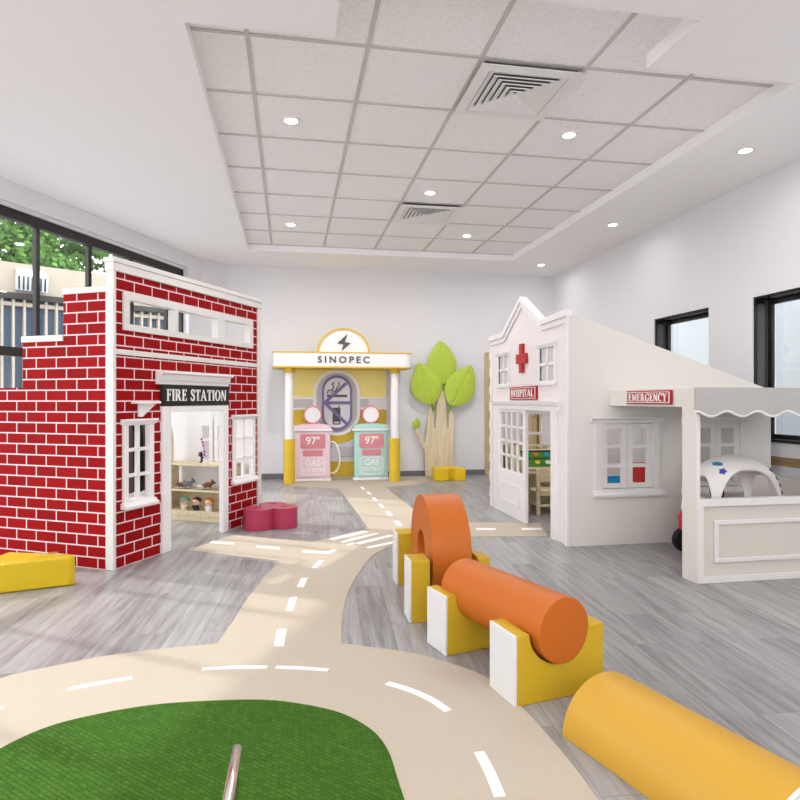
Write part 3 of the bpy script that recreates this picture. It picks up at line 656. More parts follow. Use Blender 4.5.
# clothes rail behind the left window
t = thing('clothes_rail', 'birch clothes rail standing behind the left fire station window', 'clothes rail', fsw(.16, .26), FA)
for x_ in (0, .60): MB().box(x_-.015, -.015, .02, x_+.015, .015, 1.165).build('post', 'birch', t)
MB().box(-.015, -.012, 1.14, .615, .012, 1.165).build('rail', 'birch', t); MB().box(-.03, -.14, 0, .63, .14, .02).build('base_board', 'birch', t); MB().box(.012, -.13, .40, .588, .13, .42).build('shelf_board', 'birch', t)
def coat(x, mat, label, th_, w_=.105, drop=.66):
    t = thing('coat', label, 'coat', fsw(.16+x, .26, 1.165), FA, 'coats on the rail')
    MB().tube(catmull([(0, 0, -.03), (0, .0, -.004), (0, .012, .012), (0, .02, -.002)], 4), .004, 6).tube([(0, -w_, -.10), (0, 0, -.03), (0, w_, -.10)], .008, 8).build('hanger', 'hanger', t)
    pr = [(-w_*.35, -.055), (-w_, -.11), (-w_*1.12, -.2), (-w_*1.15, -drop), (w_*1.15, -drop), (w_*1.12, -.2), (w_, -.11), (w_*.35, -.055), (0, -.085)]
    MB().prism(pr, -th_/2, th_/2, 'yzx').build('garment', mat, t, bevel=.018, seg=3)
coat(.15, 'coat1', 'mauve coat on a hanger, behind the left panes of the fire station window', .10)
coat(.27, 'coat2', 'black coat on a hanger, next to the mauve one', .09)
coat(.37, 'coat3', 'taupe coat on a hanger, last on the rail', .07)

# ================================================================== STOOLS
def stool(name, poly, h_, mat, label, cat, bev=.012, hole=None):
    cx = sum(p[0] for p in poly)/len(poly); cy = sum(p[1] for p in poly)/len(poly)
    t = thing(name, label, cat, (cx, cy, 0))
    q = [(a-cx, b-cy) for a, b in poly]
    MB().prism(q, .002, h_, 'xyz').build('body', mat, t, bevel=bev, seg=3)
    return t, cx, cy
t, cx, cy = stool('wedge_stool', [(-1.45, 4.50), (-1.43, 4.53), (-1.45, 4.56), (-1.90, 4.71), (-1.925, 4.69), (-1.94, 4.60), (-2.06, 4.62), (-2.22, 4.78), (-2.28, 4.74), (-2.42, 4.30), (-2.40, 4.25), (-2.34, 4.24)], .2, 'yellow', 'low yellow wedge stool against the brick side wall', 'stool', .014)
for dx, dy in ((.38, .08), (-.1, -.06)):
    MB().prism(rrect(dx-.035, dy-.02, dx+.035, dy+.02, .019), .199, .2025, 'xyz').build('grip_slot_shade', pm('slot_shade_yellow', (150, 118, 8), .5), t)  # flat darker pad, no cut: colours in the shade of the hand hole
def lobes(cs, n=96):
    cx = sum(c[0] for c in cs)/len(cs); cy = sum(c[1] for c in cs)/len(cs); o = []
    for k in range(n):
        a = 2*PI*k/n; dx, dy = math.cos(a), math.sin(a); best = .02
        for x, y, r in cs:
            b = (x-cx)*dx+(y-cy)*dy; d2 = (x-cx)**2+(y-cy)**2-b*b
            if d2 < r*r: best = max(best, b+math.sqrt(r*r-d2))
        o.append((cx+best*dx, cy+best*dy))
    return o
lb = [(-.30, 6.20, .145), (-.055, 6.235, .13), (-.17, 6.43, .135)]
t, cx, cy = stool('clover_stool', lobes(lb), .2, 'pinkst', 'raspberry pink clover shaped stool beside the fire station corner', 'stool', .01)
for x, y, r in lb: MB().prism(rrect(x-cx-.035, y-cy-.022, x-cx+.035, y-cy+.022, .02), .199, .2025, 'xyz').build('grip_slot_shade', pm('slot_shade_pink', (128, 36, 62), .5), t)  # darker pink pad painted as the shaded inside of each hole
star = [(2.20, 9.33), (2.42, 9.33), (2.44, 9.40), (2.50, 9.40), (2.52, 9.33), (2.68, 9.31), (2.70, 9.55), (2.62, 9.58), (2.60, 9.74), (2.36, 9.76), (2.33, 9.68), (2.22, 9.66)]
stool('jigsaw_stool', star, .19, 'yst', 'small yellow jigsaw stool at the foot of the plywood tree', 'stool', .008)

# ================================================================== GAS STATION
GS = thing('gas_station_front', 'white and yellow toy gas station front with canopy and no smoking sign', 'play gas station', (0, 0, 0))
def capsule(x0, x1, y0, y1, n=10):
    r = (y1-y0)/2; cy = (y0+y1)/2
    return [(x1-r+r*math.cos(-PI/2+PI*k/n), cy+r*math.sin(-PI/2+PI*k/n)) for k in range(n+1)]+[(x0+r+r*math.cos(PI/2+PI*k/n), cy+r*math.sin(PI/2+PI*k/n)) for k in range(n+1)]
can = rrect(-.25, 9.28, 1.83, 9.98, .12, 6)
cn = MB().prism(can, 1.745, 1.95, 'xyz').build('canopy', 'white', GS, bevel=.006)
rim = rrect(-.256, 9.274, 1.836, 9.986, .125, 6)
MB().prism(rim, 1.945, 1.965, 'xyz').build('canopy_edge', 'gyel', cn); MB().prism(rim, 1.728, 1.75, 'xyz').build('canopy_edge', 'gyel', cn)
text_obj('sign_lettering', 'SINOPEC', .135, .004, 'dgrey', facing(.79, 9.277, 1.845, (1, 0, 0)), cn, spacing=1.5, sx=1.04, bold=.004)
def arch(r, n=28): return [(.795+r*math.cos(PI*k/n), 1.96+r*.93*math.sin(PI*k/n)) for k in range(n+1)]
ar = MB().prism(arch(.375), 9.36, 9.42, 'xzy').build('sign_arch', 'white', GS)
MB().prism(arch(.40)+arch(.372)[::-1], 9.34, 9.43, 'xzy').build('arch_rim', 'gyel', ar)
bolt = [(.855, 2.245), (.695, 2.10), (.79, 2.085), (.765, 1.985), (.90, 2.105), (.81, 2.125)]
MB().prism(bolt, 9.35, 9.362, 'xzy').build('lightning_bolt', 'dgrey', ar, smooth=0)
for X in (-.01, 1.585):
    MB().cyl(.062, .66, 1.73, 32, (X, 9.43, 0)).build('column', 'white', GS)
    MB().cyl(.085, .0, .665, 32, (X, 9.43, 0)).build('column_base', 'gyel', GS, bevel=.006)
    MB().cyl(.08, 1.655, 1.73, 32, (X, 9.43, 0)).build('column_collar', 'gyel', GS, bevel=.006)
YP = 9.93
MB().box(.03, YP, .0, 1.54, 10.045, 1.735).build('back_panel', 'lgrey', GS, smooth=0)
MB().box(.03, YP-.008, 1.12, 1.24, YP, 1.285).build('grey_band', 'ggrey', GS, smooth=0)
cxs, czs, rs = .735, 1.205, .37
def stad(r, hz, n=18): return [(cxs+r*math.cos(PI*k/n), czs+hz+r*math.sin(PI*k/n)) for k in range(n+1)]+[(cxs+r*math.cos(PI+PI*k/n), czs-hz+r*math.sin(PI+PI*k/n)) for k in range(n+1)]
MB().box(.045, YP-.012, 1.285, 1.525, YP, 1.735).build('yellow_board', 'gpale', GS, smooth=0)
for a_, b_ in ((.03, .37), (1.1, 1.54)): MB().box(a_, YP-.022, 1.262, b_, YP, 1.295).build('white_moulding', 'white', GS, bevel=.003)
for a_, b_ in ((.03, .36), (1.1, 1.53)): MB().box(a_, YP-.012, .86, b_, YP, 1.10).build('yellow_board', 'gyel', GS, smooth=0)
for a_, b_ in ((.03, .36), (1.1, 1.54)): MB().box(a_, YP-.02, 1.095, b_, YP, 1.13).build('white_moulding', 'white', GS, bevel=.003)
MB().prism([(cxs+.46*math.cos(a), .98+.42*math.sin(a)) for a in [PI+PI*k/20 for k in range(21)]], YP-.010, YP, 'xzy').build('yellow_board', 'gyel', GS)
MB().box(.5, YP-.013, .03, 1.05, YP, .27).build('yellow_board', 'gyel', GS, smooth=0)
MB().box(.76, YP-.03, .34, 1.0, YP, .5).build('pipe_box', 'ggrey', GS, bevel=.01)
MB().box(.60, YP-.03, .48, .66, YP, .55).build('nozzle_mount', 'ggrey', GS, bevel=.01)
MB().prism(stad(.372, .15), YP-.026, YP, 'xzy', [stad(.325, .15)]).build('sign_surround', 'white', GS)
MB().prism(stad(.326, .15), YP-.014, YP, 'xzy').build('sign_backing', 'ggrey', GS)
ns = MB().prism(stad(.225, .19), YP-.03, YP-.012, 'xzy').build('no_smoking_sign', 'lgrey', GS)
MB().prism(stad(.238, .20), YP-.045, YP-.012, 'xzy', [stad(.205, .19)]).build('sign_ring', 'purple', ns)
def bar(x0, z0, x1, z1, wd, ya, yb, nm, mt, par):
    dx, dz = x1-x0, z1-z0; l = math.hypot(dx, dz); nx, nz = -dz/l*wd/2, dx/l*wd/2
    return MB().prism([(x0+nx, z0+nz), (x1+nx, z1+nz), (x1-nx, z1-nz), (x0-nx, z0-nz)], ya, yb, 'xzy').build(nm, mt, par, smooth=0)
bar(.52, czs, .95, czs, .052, YP-.043, YP-.028, 'cross_bar', 'purple', ns)
bar(.545, czs+.005, .885, 1.52, .05, YP-.042, YP-.028, 'cross_bar', 'purple', ns)
bar(.545, czs-.005, .885, .875, .05, YP-.042, YP-.028, 'cross_bar', 'purple', ns)
MB().box(.575, YP-.036, 1.295, .895, YP-.028, 1.335).build('cigarette', 'dgrey', ns, smooth=0)
sm = MB()
sm.tube(catmull([(.585, YP-.032, 1.35), (.60, YP-.032, 1.40), (.66, YP-.032, 1.415), (.68, YP-.032, 1.46), (.66, YP-.032, 1.50), (.69, YP-.032, 1.53)], 5), .011, 8)
sm.tube(catmull([(.64, YP-.032, 1.35), (.66, YP-.032, 1.385), (.715, YP-.032, 1.40), (.735, YP-.032, 1.45), (.77, YP-.032, 1.49), (.75, YP-.032, 1.54)], 5), .009, 8).build('smoke', 'dgrey', ns)
MB().prism(rrect(.665, .86, .79, 1.13, .02), YP-.036, YP-.028, 'xzy', [rrect(.685, .88, .77, .905, .008)]).box(.755, YP-.036, 1.13, .775, YP-.028, 1.165).build('phone', 'dgrey', ns)
# pumps (two things)
def pump(loc, body, label):
    t = thing('gas_pump', label, 'toy gas pump', loc, 0, 'toy gas pumps')
    MB().box(-.285, -.02, .0, .285, .20, .035).build('plinth', 'white', t, bevel=.006)
    MB().box(-.265, -.0, .035, .265, .19, .765).box(-.235, -.012, .06, .235, 0, .74).build('cabinet', body, t, bevel=.008)
    MB().box(-.30, -.03, .765, .30, .20, .795).build('ledge', 'white', t, bevel=.008)
    top = [(-.285, .795), (.285, .795), (.27, .835)]+[(.27*math.cos(PI*k/14), .835+.045*math.sin(PI*k/14)) for k in range(1, 14)]+[(-.27, .835)]
    MB().prism(top, -.015, .19, 'xzy').build('hood', body, t, bevel=.006)
    g = MB().cyl(.142, .05, .12, 40, (0, 0, 1.015), 'y').build('globe_ring', 'rosed', t, bevel=.008)
    MB().cyl(.118, .043, .06, 40, (0, 0, 1.015), 'y').build('globe_face', 'white', g)
    MB().box(-.07, .06, .87, -.03, .11, .915).box(.03, .06, .87, .07, .11, .915).build('globe_foot', 'rosed', t)
    pn = MB().prism(rrect(-.19, .50, .19, .725, .035), -.022, -.010, 'xzy').build('price_panel', 'rose', t)
    text_obj('price_lettering', '97"', .16, .003, 'dash', facing(0, -.024, .615, (1, 0, 0)), pn, bold=.002)
    MB().prism(rrect(-.15, .385, .15, .475, .02), -.022, -.010, 'xzy').build('display_panel', 'rose', t)
    fr = MB().prism(rrect(-.185, .085, .185, .36, .035), -.020, -.010, 'xzy', [rrect(-.172, .098, .172, .347, .028)]).build('label_frame', 'white', t)
    text_obj('label_lettering', 'GAS', .125, .003, 'dash', facing(0, -.014, .275, (1, 0, 0)), fr, bold=.003)
    text_obj('label_lettering', 'STATION', .078, .003, 'dash', facing(0, -.014, .165, (1, 0, 0)), fr, bold=.002)
    return t
p1 = pump((.345, 9.62, .0055), 'pink', 'pale pink toy gas pump, left of the two')
p2 = pump((1.25, 9.62, .0055), 'mint', 'mint green toy gas pump, right of the two')
MB().tube(catmull([(.265, .06, .60), (.34, .02, .58), (.40, .0, .45), (.41, .0, .28), (.36, .02, .14), (.265, .05, .11)], 6), .011, 10).build('hose', 'white', p1)

# ================================================================== PLYWOOD TREE
TR = thing('plywood_tree', 'plywood tree trunk with three big green leaves against the back wall', 'tree decoration', (0, 0, 0))
YT = 9.93
trunk = [(2.18, .0), (2.66, .0), (2.655, .5), (2.66, .95), (2.62, 1.12), (2.585, 1.13), (2.565, .80), (2.55, .78), (2.535, .95), (2.52, 1.30), (2.46, 1.50), (2.41, 1.48), (2.37, 1.15), (2.345, .80), (2.33, .78), (2.315, .95), (2.29, 1.14), (2.25, 1.16), (2.205, .85), (2.17, .55), (2.10, .68), (2.04, .80), (2.005, .79), (2.03, .68), (2.165, .42), (2.17, .2)]
MB().prism(trunk, YT, YT+.04, 'xzy').build('trunk', 'plywood', TR, bevel=.003)
def bigleaf(bx, bz, tx, tz, wd, y, nm='leaf', bias=0):
    """pointed oval leaf from base to tip, gently domed"""
    L_ = math.hypot(tx-bx, tz-bz); ux, uz = (tx-bx)/L_, (tz-bz)/L_; nx, nz = uz, -ux
    mb = MB(); N, K = 28, 8; rows = []
    for i in range(N+1):
        t_ = i/N; hw = wd/2*(math.sin(PI*t_**.82))**.78 if 0 < i < N else .003
        row = []
        for k in range(-K, K+1):
            f = k/K; dome = .045*(1-f*f)*math.sin(PI*min(1, t_*1.0))**.6 if 0 < i < N else 0
            rib = .012*math.exp(-(f/.07)**2)+.004*math.sin(26*t_+10*abs(f)-1)*(1-abs(f))
            row.append(mb.v((bx+ux*t_*L_+nx*f*hw, y-dome+rib, bz+uz*t_*L_+nz*f*hw)))
        rows.append(row)
    back = [[mb.v((v.co.x, y+.008, v.co.z)) for v in (r[0], r[-1])] for r in rows]
    for a, b in zip(rows, rows[1:]):
        for k in range(2*K): mb.face([a[k], a[k+1], b[k+1], b[k]])
    for i in range(N):
        mb.face([rows[i][0], rows[i+1][0], back[i+1][0], back[i][0]]); mb.face([rows[i][-1], rows[i+1][-1], back[i+1][1], back[i][1]]); mb.face([back[i][0], back[i][1], back[i+1][1], back[i+1][0]])
    mb.face([rows[0][k] for k in range(2*K+1)]+[back[0][1], back[0][0]]); mb.face([rows[-1][k] for k in range(2*K+1)]+[back[-1][1], back[-1][0]])
    o = mb.build(nm, 'leaf', TR, smooth=60)
    if nm == 'leaf': MB().tube([(bx-ux*.10, y+.02, bz-uz*.10), (bx+ux*.02, y, bz+uz*.02)], .02, 8).build('stalk', 'stem', o)
bigleaf(2.475, 1.50, 2.425, 2.22, .50, YT-.01)
bigleaf(2.285, 1.17, 2.06, 1.86, .50, YT-.035)
bigleaf(2.60, 1.15, 2.945, 1.82, .50, YT-.035)
bigleaf(2.01, .78, 2.05, .96, .13, YT, 'small_leaf')

# ================================================================== HOSPITAL
HX, HY = 2.34, 4.97
HO = thing('hospital_playhouse', 'white hospital playhouse with gabled front, red cross and porch', 'playhouse', (HX, HY, 0))
# local coordinates: x into the house, y along the front (towards the back wall)
D = 2.075
ofs = lambda l: [(a-HY, b) for a, b in l]
gable = [(0, 1.2), (0, 2.0), (.55, 1.985), (1.07, 2.285), (1.60, 1.975), (D, 1.97), (D, 1.2)]
hw = [(.283, 1.43, .617, 1.735), (1.48, 1.43, 1.80, 1.735)]
rect = lambda a, b, c, d: [(a, b), (c, b), (c, d), (a, d)]
MB().prism(gable, 0, .04, 'yzx', [rect(*r) for r in hw]).build('front_gable', 'hosp', HO, smooth=0)
dop = (.33, -1, 1.80, 1.15)
MB().grid([0, .33, 1.80, D], [0, 1.15, 1.2], lambda a, b: not inside(a, b, [dop]), 0, .04, 'yzx').build('front_board', 'hosp', HO, smooth=0)
# roof trim following the gable
top = gable[1:6]
def strip(off0, off1, x0, x1, nm):
    q = [(a, b-off0) for a, b in top]; r = [(a, b-off1) for a, b in top]
    q[0] = (-.003, q[0][1]); r[0] = (-.003, r[0][1]); q[-1] = (D+.012, q[-1][1]); r[-1] = (D+.012, r[-1][1])
    return MB().prism(q+r[::-1], x0, x1, 'yzx').build(nm, 'white', HO, bevel=.003)
strip(-.022, .035, -.035, .040, 'gable_trim'); strip(.035, .085, -.018, .0, 'gable_trim')
MB().box(-.016, -.0, 0, 0, .05, 1.95).build('corner_board', 'white', HO, bevel=.002)
MB().box(-.016, D-.05, 0, 0, D, 1.93).build('corner_board', 'white', HO, bevel=.002)
fj = MB()
for k in range(9):
    z = .12+.2*k; fj.box(-.007, .075, z, 0, .10, z+.09); fj.box(-.02, D-.01, z, .03, D+.014, z+.1)
fj.build('finger_joints', 'hosp', HO, smooth=0)
# upper windows
def hwin(y0, z0, y1, z1):
    f = MB().grid([y0-.04, y0, y1, y1+.04], [z0-.02, z0, z1, z1+.02], lambda a, b: not (y0 < a < y1 and z0 < b < z1), -.014, .04, 'yzx')
    ym, zm = (y0+y1)/2, (z0+z1)/2
    f.box(-.004, ym-.014, z0, .03, ym+.014, z1).box(-.004, y0, zm-.014, .03, y1, zm+.014)
    f = f.build('upper_window', 'white', HO, bevel=.002)
    MB().box(.01, y0, z0, .014, y1, z1).build('pane', 'frost', f, smooth=0)
    MB().prism([(0, z1+.01), (-.016, z1+.01), (-.03, z1+.03), (-.03, z1+.045), (0, z1+.045)], y0-.06, y1+.06, 'xzy').build('head_moulding', 'white', f)
    MB().box(-.022, y0-.05, z0-.04, 0, y1+.05, z0-.012).build('sill_moulding', 'white', f)
for r in hw: hwin(*r)
cy0 = 1.055
MB().prism([(cy0-.045, 1.527), (cy0+.045, 1.527), (cy0+.045, 1.622), (cy0+.135, 1.622), (cy0+.135, 1.72), (cy0+.045, 1.72), (cy0+.045, 1.822), (cy0-.045, 1.822), (cy0-.045, 1.72), (cy0-.135, 1.72), (cy0-.135, 1.622), (cy0-.045, 1.622)], -.03, 0, 'yzx').build('red_cross', 'crossred', HO, bevel=.004)
hs = MB().box(-.022, .667, 1.252, 0, 1.402, 1.388).build('hospital_sign', 'red', HO, bevel=.006)
MB().grid([.682, .69, 1.379, 1.387], [1.265, 1.27, 1.37, 1.375], lambda a, b: not (.69 < a < 1.379 and 1.27 < b < 1.37), -.026, -.02, 'yzx').build('sign_border', 'dash', hs, smooth=0)
serif_obj('sign_lettering', 'HOSPITAL', .62, .075, .005, 'dash', facing(-.0215, 1.035, 1.32, (0, -1, 0)), hs)
# lintel and door posts
MB().prism([(0, 1.15), (-.02, 1.15), (-.022, 1.19), (-.04, 1.21), (-.045, 1.24), (0, 1.24)], .16, 1.95, 'xzy').build('door_lintel', 'white', HO)
MB().box(-.02, .215, 0, .045, .335, 1.15).build('door_post', 'white', HO, bevel=.003)
MB().box(-.02, 1.80, 0, .045, 1.92, 1.15).build('door_post', 'white', HO, bevel=.003)
# glazed door leaf
dl = MB()
dl.grid([.985, 1.06, 1.13, 1.74, 1.80], [.0, .09, .44, .49, 1.12, 1.148], lambda a, b: not (1.06+.0 < a < 1.74 and (.49 < b < 1.12)) , -.005, .03, 'yzx')
dl = dl.build('door_leaf', 'white', HO, bevel=.003)
mu = MB()
for k in (1, 2, 3):
    y = 1.06+.68*k/4; mu.box(0, y-.014, .49, .022, y+.014, 1.12); z = .49+.63*k/4; mu.box(0, 1.06, z-.014, .022, 1.74, z+.014)
mu.build('muntins', 'white', dl, smooth=0)
MB().grid([1.13, 1.17, 1.66, 1.70], [.13, .165, .32, .355], lambda a, b: not (1.17 < a < 1.66 and .165 < b < .32), -.016, -.004, 'yzx').build('panel_moulding', 'white', dl, bevel=.003)
# side wall (faces the camera) with sloping top and two windows
XE = 1.955
w1 = (.30, .485, .775, 1.05); w2 = (1.16, .485, 1.63, 1.05)
slope = lambda a: 2.0-a*(2.0-1.385)/1.82
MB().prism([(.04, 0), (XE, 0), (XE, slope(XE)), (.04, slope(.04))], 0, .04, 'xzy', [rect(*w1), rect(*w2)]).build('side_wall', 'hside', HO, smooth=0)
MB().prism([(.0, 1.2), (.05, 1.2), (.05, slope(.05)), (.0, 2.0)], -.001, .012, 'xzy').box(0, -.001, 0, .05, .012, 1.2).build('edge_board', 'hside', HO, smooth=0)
def swin(x0, z0, x1, z1, filled=False):
    f = MB().grid([x0-.065, x0, x1, x1+.065], [z0-.01, z0, z1, z1+.015], lambda a, b: not (x0 < a < x1 and z0 < b < z1), -.02, .04)
    f = f.build('side_window', 'trimw', HO, bevel=.002)
    MB().prism([(0, z1), (-.024, z1), (-.03, z1+.025), (-.05, z1+.038), (-.05, z1+.055), (0, z1+.055)], x0-.10, x1+.10, 'yzx').build('head_moulding', 'trimw', f)
    MB().prism([(0, z0-.01), (-.026, z0-.01), (-.036, z0-.035), (-.055, z0-.045), (-.055, z0-.065), (0, z0-.065)], x0-.10, x1+.10, 'yzx').build('sill_moulding', 'trimw', f)
    xm = (x0+x1)/2
    for a, b in ((x0+.002, xm-.002), (xm+.002, x1-.002)):
        zz = [z0, z0+.045, z0+.045+.138]; ho = []
        for k in range(3):
            b0 = z0+.045+.167*k; ho.append((a+.05, b0, b-.05, b0+.137))
        ub = [a, a+.05, b-.05, b]; zb = sorted({z0+.003, z1-.003}|{h[1] for h in ho}|{h[3] for h in ho})
        MB().grid(ub, zb, lambda u, q: not inside(u, q, ho), -.006, .022).build('shutter_leaf', 'trimw', f, bevel=.002)
        if filled: MB().box(a+.04, .006, z0+.03, b-.04, .012, z1-.03).build('shutter_panel', 'shut', f, smooth=0)
swin(*w1); swin(*w2, True)
# back and far walls of the house
bwin = [(.36, .62, .62, 1.08), (.68, .62, .94, 1.08)]
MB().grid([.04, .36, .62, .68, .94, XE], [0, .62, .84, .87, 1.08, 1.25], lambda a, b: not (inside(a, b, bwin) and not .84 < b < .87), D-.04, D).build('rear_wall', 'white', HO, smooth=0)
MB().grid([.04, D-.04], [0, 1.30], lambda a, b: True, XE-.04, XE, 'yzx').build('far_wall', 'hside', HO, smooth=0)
# porch
PX = 2.72-HX; PY = 3.81-HY
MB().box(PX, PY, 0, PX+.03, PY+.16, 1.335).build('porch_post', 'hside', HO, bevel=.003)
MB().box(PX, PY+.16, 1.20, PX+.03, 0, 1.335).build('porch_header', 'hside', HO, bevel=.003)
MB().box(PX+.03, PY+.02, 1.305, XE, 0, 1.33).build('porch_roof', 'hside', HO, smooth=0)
es = MB().box(PX-.02, PY+.262, 1.217, PX, PY+.868, 1.323).build('emergency_sign', 'red', HO, bevel=.006)
ey0, ey1 = PY+.262, PY+.868
MB().grid([ey0+.014, ey0+.022, ey1-.022, ey1-.014], [1.228, 1.233, 1.307, 1.312], lambda a, b: not (ey0+.022 < a < ey1-.022 and 1.233 < b < 1.307), PX-.024, PX-.018, 'yzx').build('sign_border', 'dash', es, smooth=0)
serif_obj('sign_lettering', 'EMERGENCY', .52, .062, .005, 'dash', facing(PX-.0195, (ey0+ey1)/2, 1.27, (0, -1, 0)), es)
ct = MB().box(PX+.03, PY+.012, .03, XE, PY+.04, .55).build('counter_panel', 'panel', HO, smooth=0)
MB().grid([PX+.004, PX+.052, XE-.05, XE], [0, .045, .522, .573], lambda a, b: not (PX+.052 < a < XE-.05 and .045 < b < .522), PY-.008, PY+.045).build('counter_frame', 'trimw', ct, bevel=.004)
MB().grid([PX+.135, PX+.17, XE-.17, XE-.135], [.135, .165, .395, .425], lambda a, b: not (PX+.17 < a < XE-.17 and .165 < b < .395), PY-.003, PY+.014).build('counter_moulding', 'trimw', ct, bevel=.006, seg=3)
MB().box(XE-.03, PY, 0, XE, 0, .573).build('porch_end_panel', 'hside', HO, smooth=0)
MB().box(XE-.03, PY, .573, XE, PY+.05, 1.305).build('porch_post', 'hside', HO, smooth=0)
# scalloped awning drop
va = MB(); N = 150; xa, xb = PX-.035, XE+.05; fr, bk = [], []
pts = []
for k in range(N+1):
    x_ = xa+(xb-xa)*k/N; pts.append((x_, 1.163+.018*math.cos(2*PI*(x_-xa-.0)/.235)))
v_ = MB().prism([(xb, 1.335), (xa, 1.335)]+pts, PY-.045, PY-.025, 'xzy').build('awning_drop', 'fabric', HO, smooth=0)
MB().tube([(a, PY-.035, b-.004) for a, b in pts], .011, 8).build('awning_piping', 'white', v_)
MB().box(PX-.03, PY-.03, 1.2, PX+.0, PY+.01, 1.335).build('awning_bracket', 'hside', HO, bevel=.004)

# inside the hospital: play desk, chair, trays
PD = thing('play_desk', 'birch play desk with a tilted green road board inside the hospital doorway', 'play desk', (2.46, 6.60, 0))
MB().box(0, 0, 0, .03, .36, .72).build('side_panel', 'birch', PD); MB().box(.97, 0, 0, 1.0, .36, .72).build('side_panel', 'birch', PD)
MB().box(0, .0, .42, 1.0, .36, .445).build('desk_top', 'birch', PD); MB().box(0, .3, .70, 1.0, .40, .725).build('upper_shelf', 'birch', PD); MB().box(.03, .33, .03, .97, .35, .42).build('back_board', 'birch', PD)
tm = Matrix.Translation((.10, .06, .458)) @ Matrix.Rotation(math.radians(58), 4, 'X')
MB(tm).box(0, 0, 0, .84, .26, .02).build('tilted_tray', 'birch', PD, bevel=.004)
bd = MB(tm).box(.03, .03, .02, .81, .235, .026).build('green_board', 'boardg', PD, smooth=0)
for k in range(6):
    for j in range(2):
        x_, y_ = .08+.125*k, .08+.1*j
        MB(tm).prism(rrect(x_-.03, y_-.022, x_+.03, y_+.022, .018), .026, .036, 'xyz').build('board_tile', ['bred', 'bblue', 'beak', 'orchid', 'cream', 'hairo'][(k*2+j*3) % 6], bd)
MB(tm).box(.03, .125, .026, .81, .138, .028).box(.03, .215, .026, .81, .235, .028).build('board_road', 'bdark', bd, smooth=0)
tb_ = MB().box(0, 0, 0, .07, .05, .02).box(.004, .004, .02, .066, .046, .035).build('toy_box', 'bred', bevel=.003); tb_.location = (2.57, 6.93, .7255); tag(tb_, 'small red toy box on the top ledge of the play desk', 'toy')
CH = thing('kids_chair', 'small birch chair tucked in front of the play desk', 'chair', (2.775, 6.50, 0))
def cb(nm, *a): MB().box(*a).build(nm, 'birch', CH, bevel=.005)
cb('seat', -.15, -.15, .245, .15, .15, .27)
cb('leg', -.15, -.15, 0, -.112, -.112, .50); cb('leg', .112, -.15, 0, .15, -.112, .50); cb('leg', -.15, .112, 0, -.112, .15, .245); cb('leg', .112, .112, 0, .15, .15, .245)
cb('backrest', -.112, -.145, .36, .112, -.125, .50); cb('stretcher', -.112, -.14, .09, .112, -.12, .12); cb('stretcher', -.14, -.112, .1, -.12, .112, .13); cb('stretcher', .12, -.112, .1, .14, .112, .13); cb('apron', -.112, -.145, .21, .112, -.125, .245)
TT = thing('toy_table', 'low birch toy table behind the side window of the hospital', 'table', (3.35, 5.75, 0))
MB().box(-.42, -.28, .40, .42, .28, .425).build('tabletop', 'birch', TT, bevel=.004)
for sx in (-1, 1):
    for sy in (-1, 1): MB().box(sx*.39-.02, sy*.25-.02, 0, sx*.39+.02, sy*.25+.02, .40).build('leg', 'birch', TT)
bn = MB().grid([-.14, -.13, .13, .14], [-.1, -.09, .09, .1], lambda a, b: not (abs(a) < .13 and abs(b) < .09), 0, .19, 'xyz').box(-.135, -.095, 0, .135, .095, .008).build('toy_bin', 'bred', bevel=.004); bn.location = (3.55, 5.72, .4255); tag(bn, 'red toy bin behind the right half of the hospital side window', 'bin')
tr = MB().box(-.16, -.12, 0, .16, .12, .008).grid([-.16, -.15, .15, .16], [-.12, -.11, .11, .12], lambda a, b: not (abs(a) < .15 and abs(b) < .11), .0, .05, 'xyz').build('toy_tray', 'bblue', bevel=.003); tr.location = (3.15, 5.75, .4255); tag(tr, 'blue toy tray behind the left half of the hospital side window', 'tray')

# ================================================================== TOY CAR
CA = thing('ride_on_car', 'red and white ride-on toy car parked under the hospital porch', 'toy car', (3.56, 4.43, 0))
RX = -.075
def roof():
    mb = MB(); N, K = 160, 16; a, b = .355, .26; zt, zb = .815, .40
    pil = .17
    rows = []
    def low(th):
        best = zb
        for c0, hw_, hh in ((-PI/2, .78, .315), (PI/2, .78, .315), (0, .60, .26), (PI, .60, .26)):
            dd = (th-c0+PI) % (2*PI)-PI
            if abs(dd) < hw_: best = max(best, zb+hh*(1-(abs(dd)/hw_)**2.6)**.5)
        return best
    for i in range(N):
        th = 2*PI*i/N
        c, s_ = math.cos(th), math.sin(th); e = .75
        ux = math.copysign(abs(c)**e, c); uy = math.copysign(abs(s_)**e, s_)
        zl = low(th); col = []
        for j in range(K+1):
            z = zt-(zt-zl)*(j/K)**1.6
            q = min(1, max(0, (zt-z)/(zt-zb)))
            r = (1-(1-q)**2.6)**.5*(1+.0*q)
            col.append((a*ux*r, b*uy*r, z))
        rows.append(col)
    apex = mb.v((0, 0, zt)); V = [[mb.v(p) for p in col[1:]] for col in rows]
    for i in range(N):
        j = (i+1) % N; mb.face([apex, V[i][0], V[j][0]])
        for k in range(K-1): mb.face([V[i][k], V[i][k+1], V[j][k+1], V[j][k]])
    o = mb.build('roof', 'carw', CA, smooth=60); o.location = (RX, 0, 0)
    m = o.modifiers.new('shell', 'SOLIDIFY'); m.thickness = .035; m.offset = -1
    return o
rf = roof()
body = [(-.40, .16), (-.41, .30), (-.38, .34), (.45, .34), (.48, .30), (.48, .16), (.44, .11), (-.37, .11)]
MB().prism(body, -.24, .24, 'xzy').build('body', 'carr', CA, bevel=.03, seg=4)
MB().prism([(-.40, .34), (-.385, .45), (-.34, .49), (-.28, .42), (.40, .42), (.46, .34)], -.22, .22, 'xzy').build('upper_body', 'carw', CA, bevel=.025, seg=3)
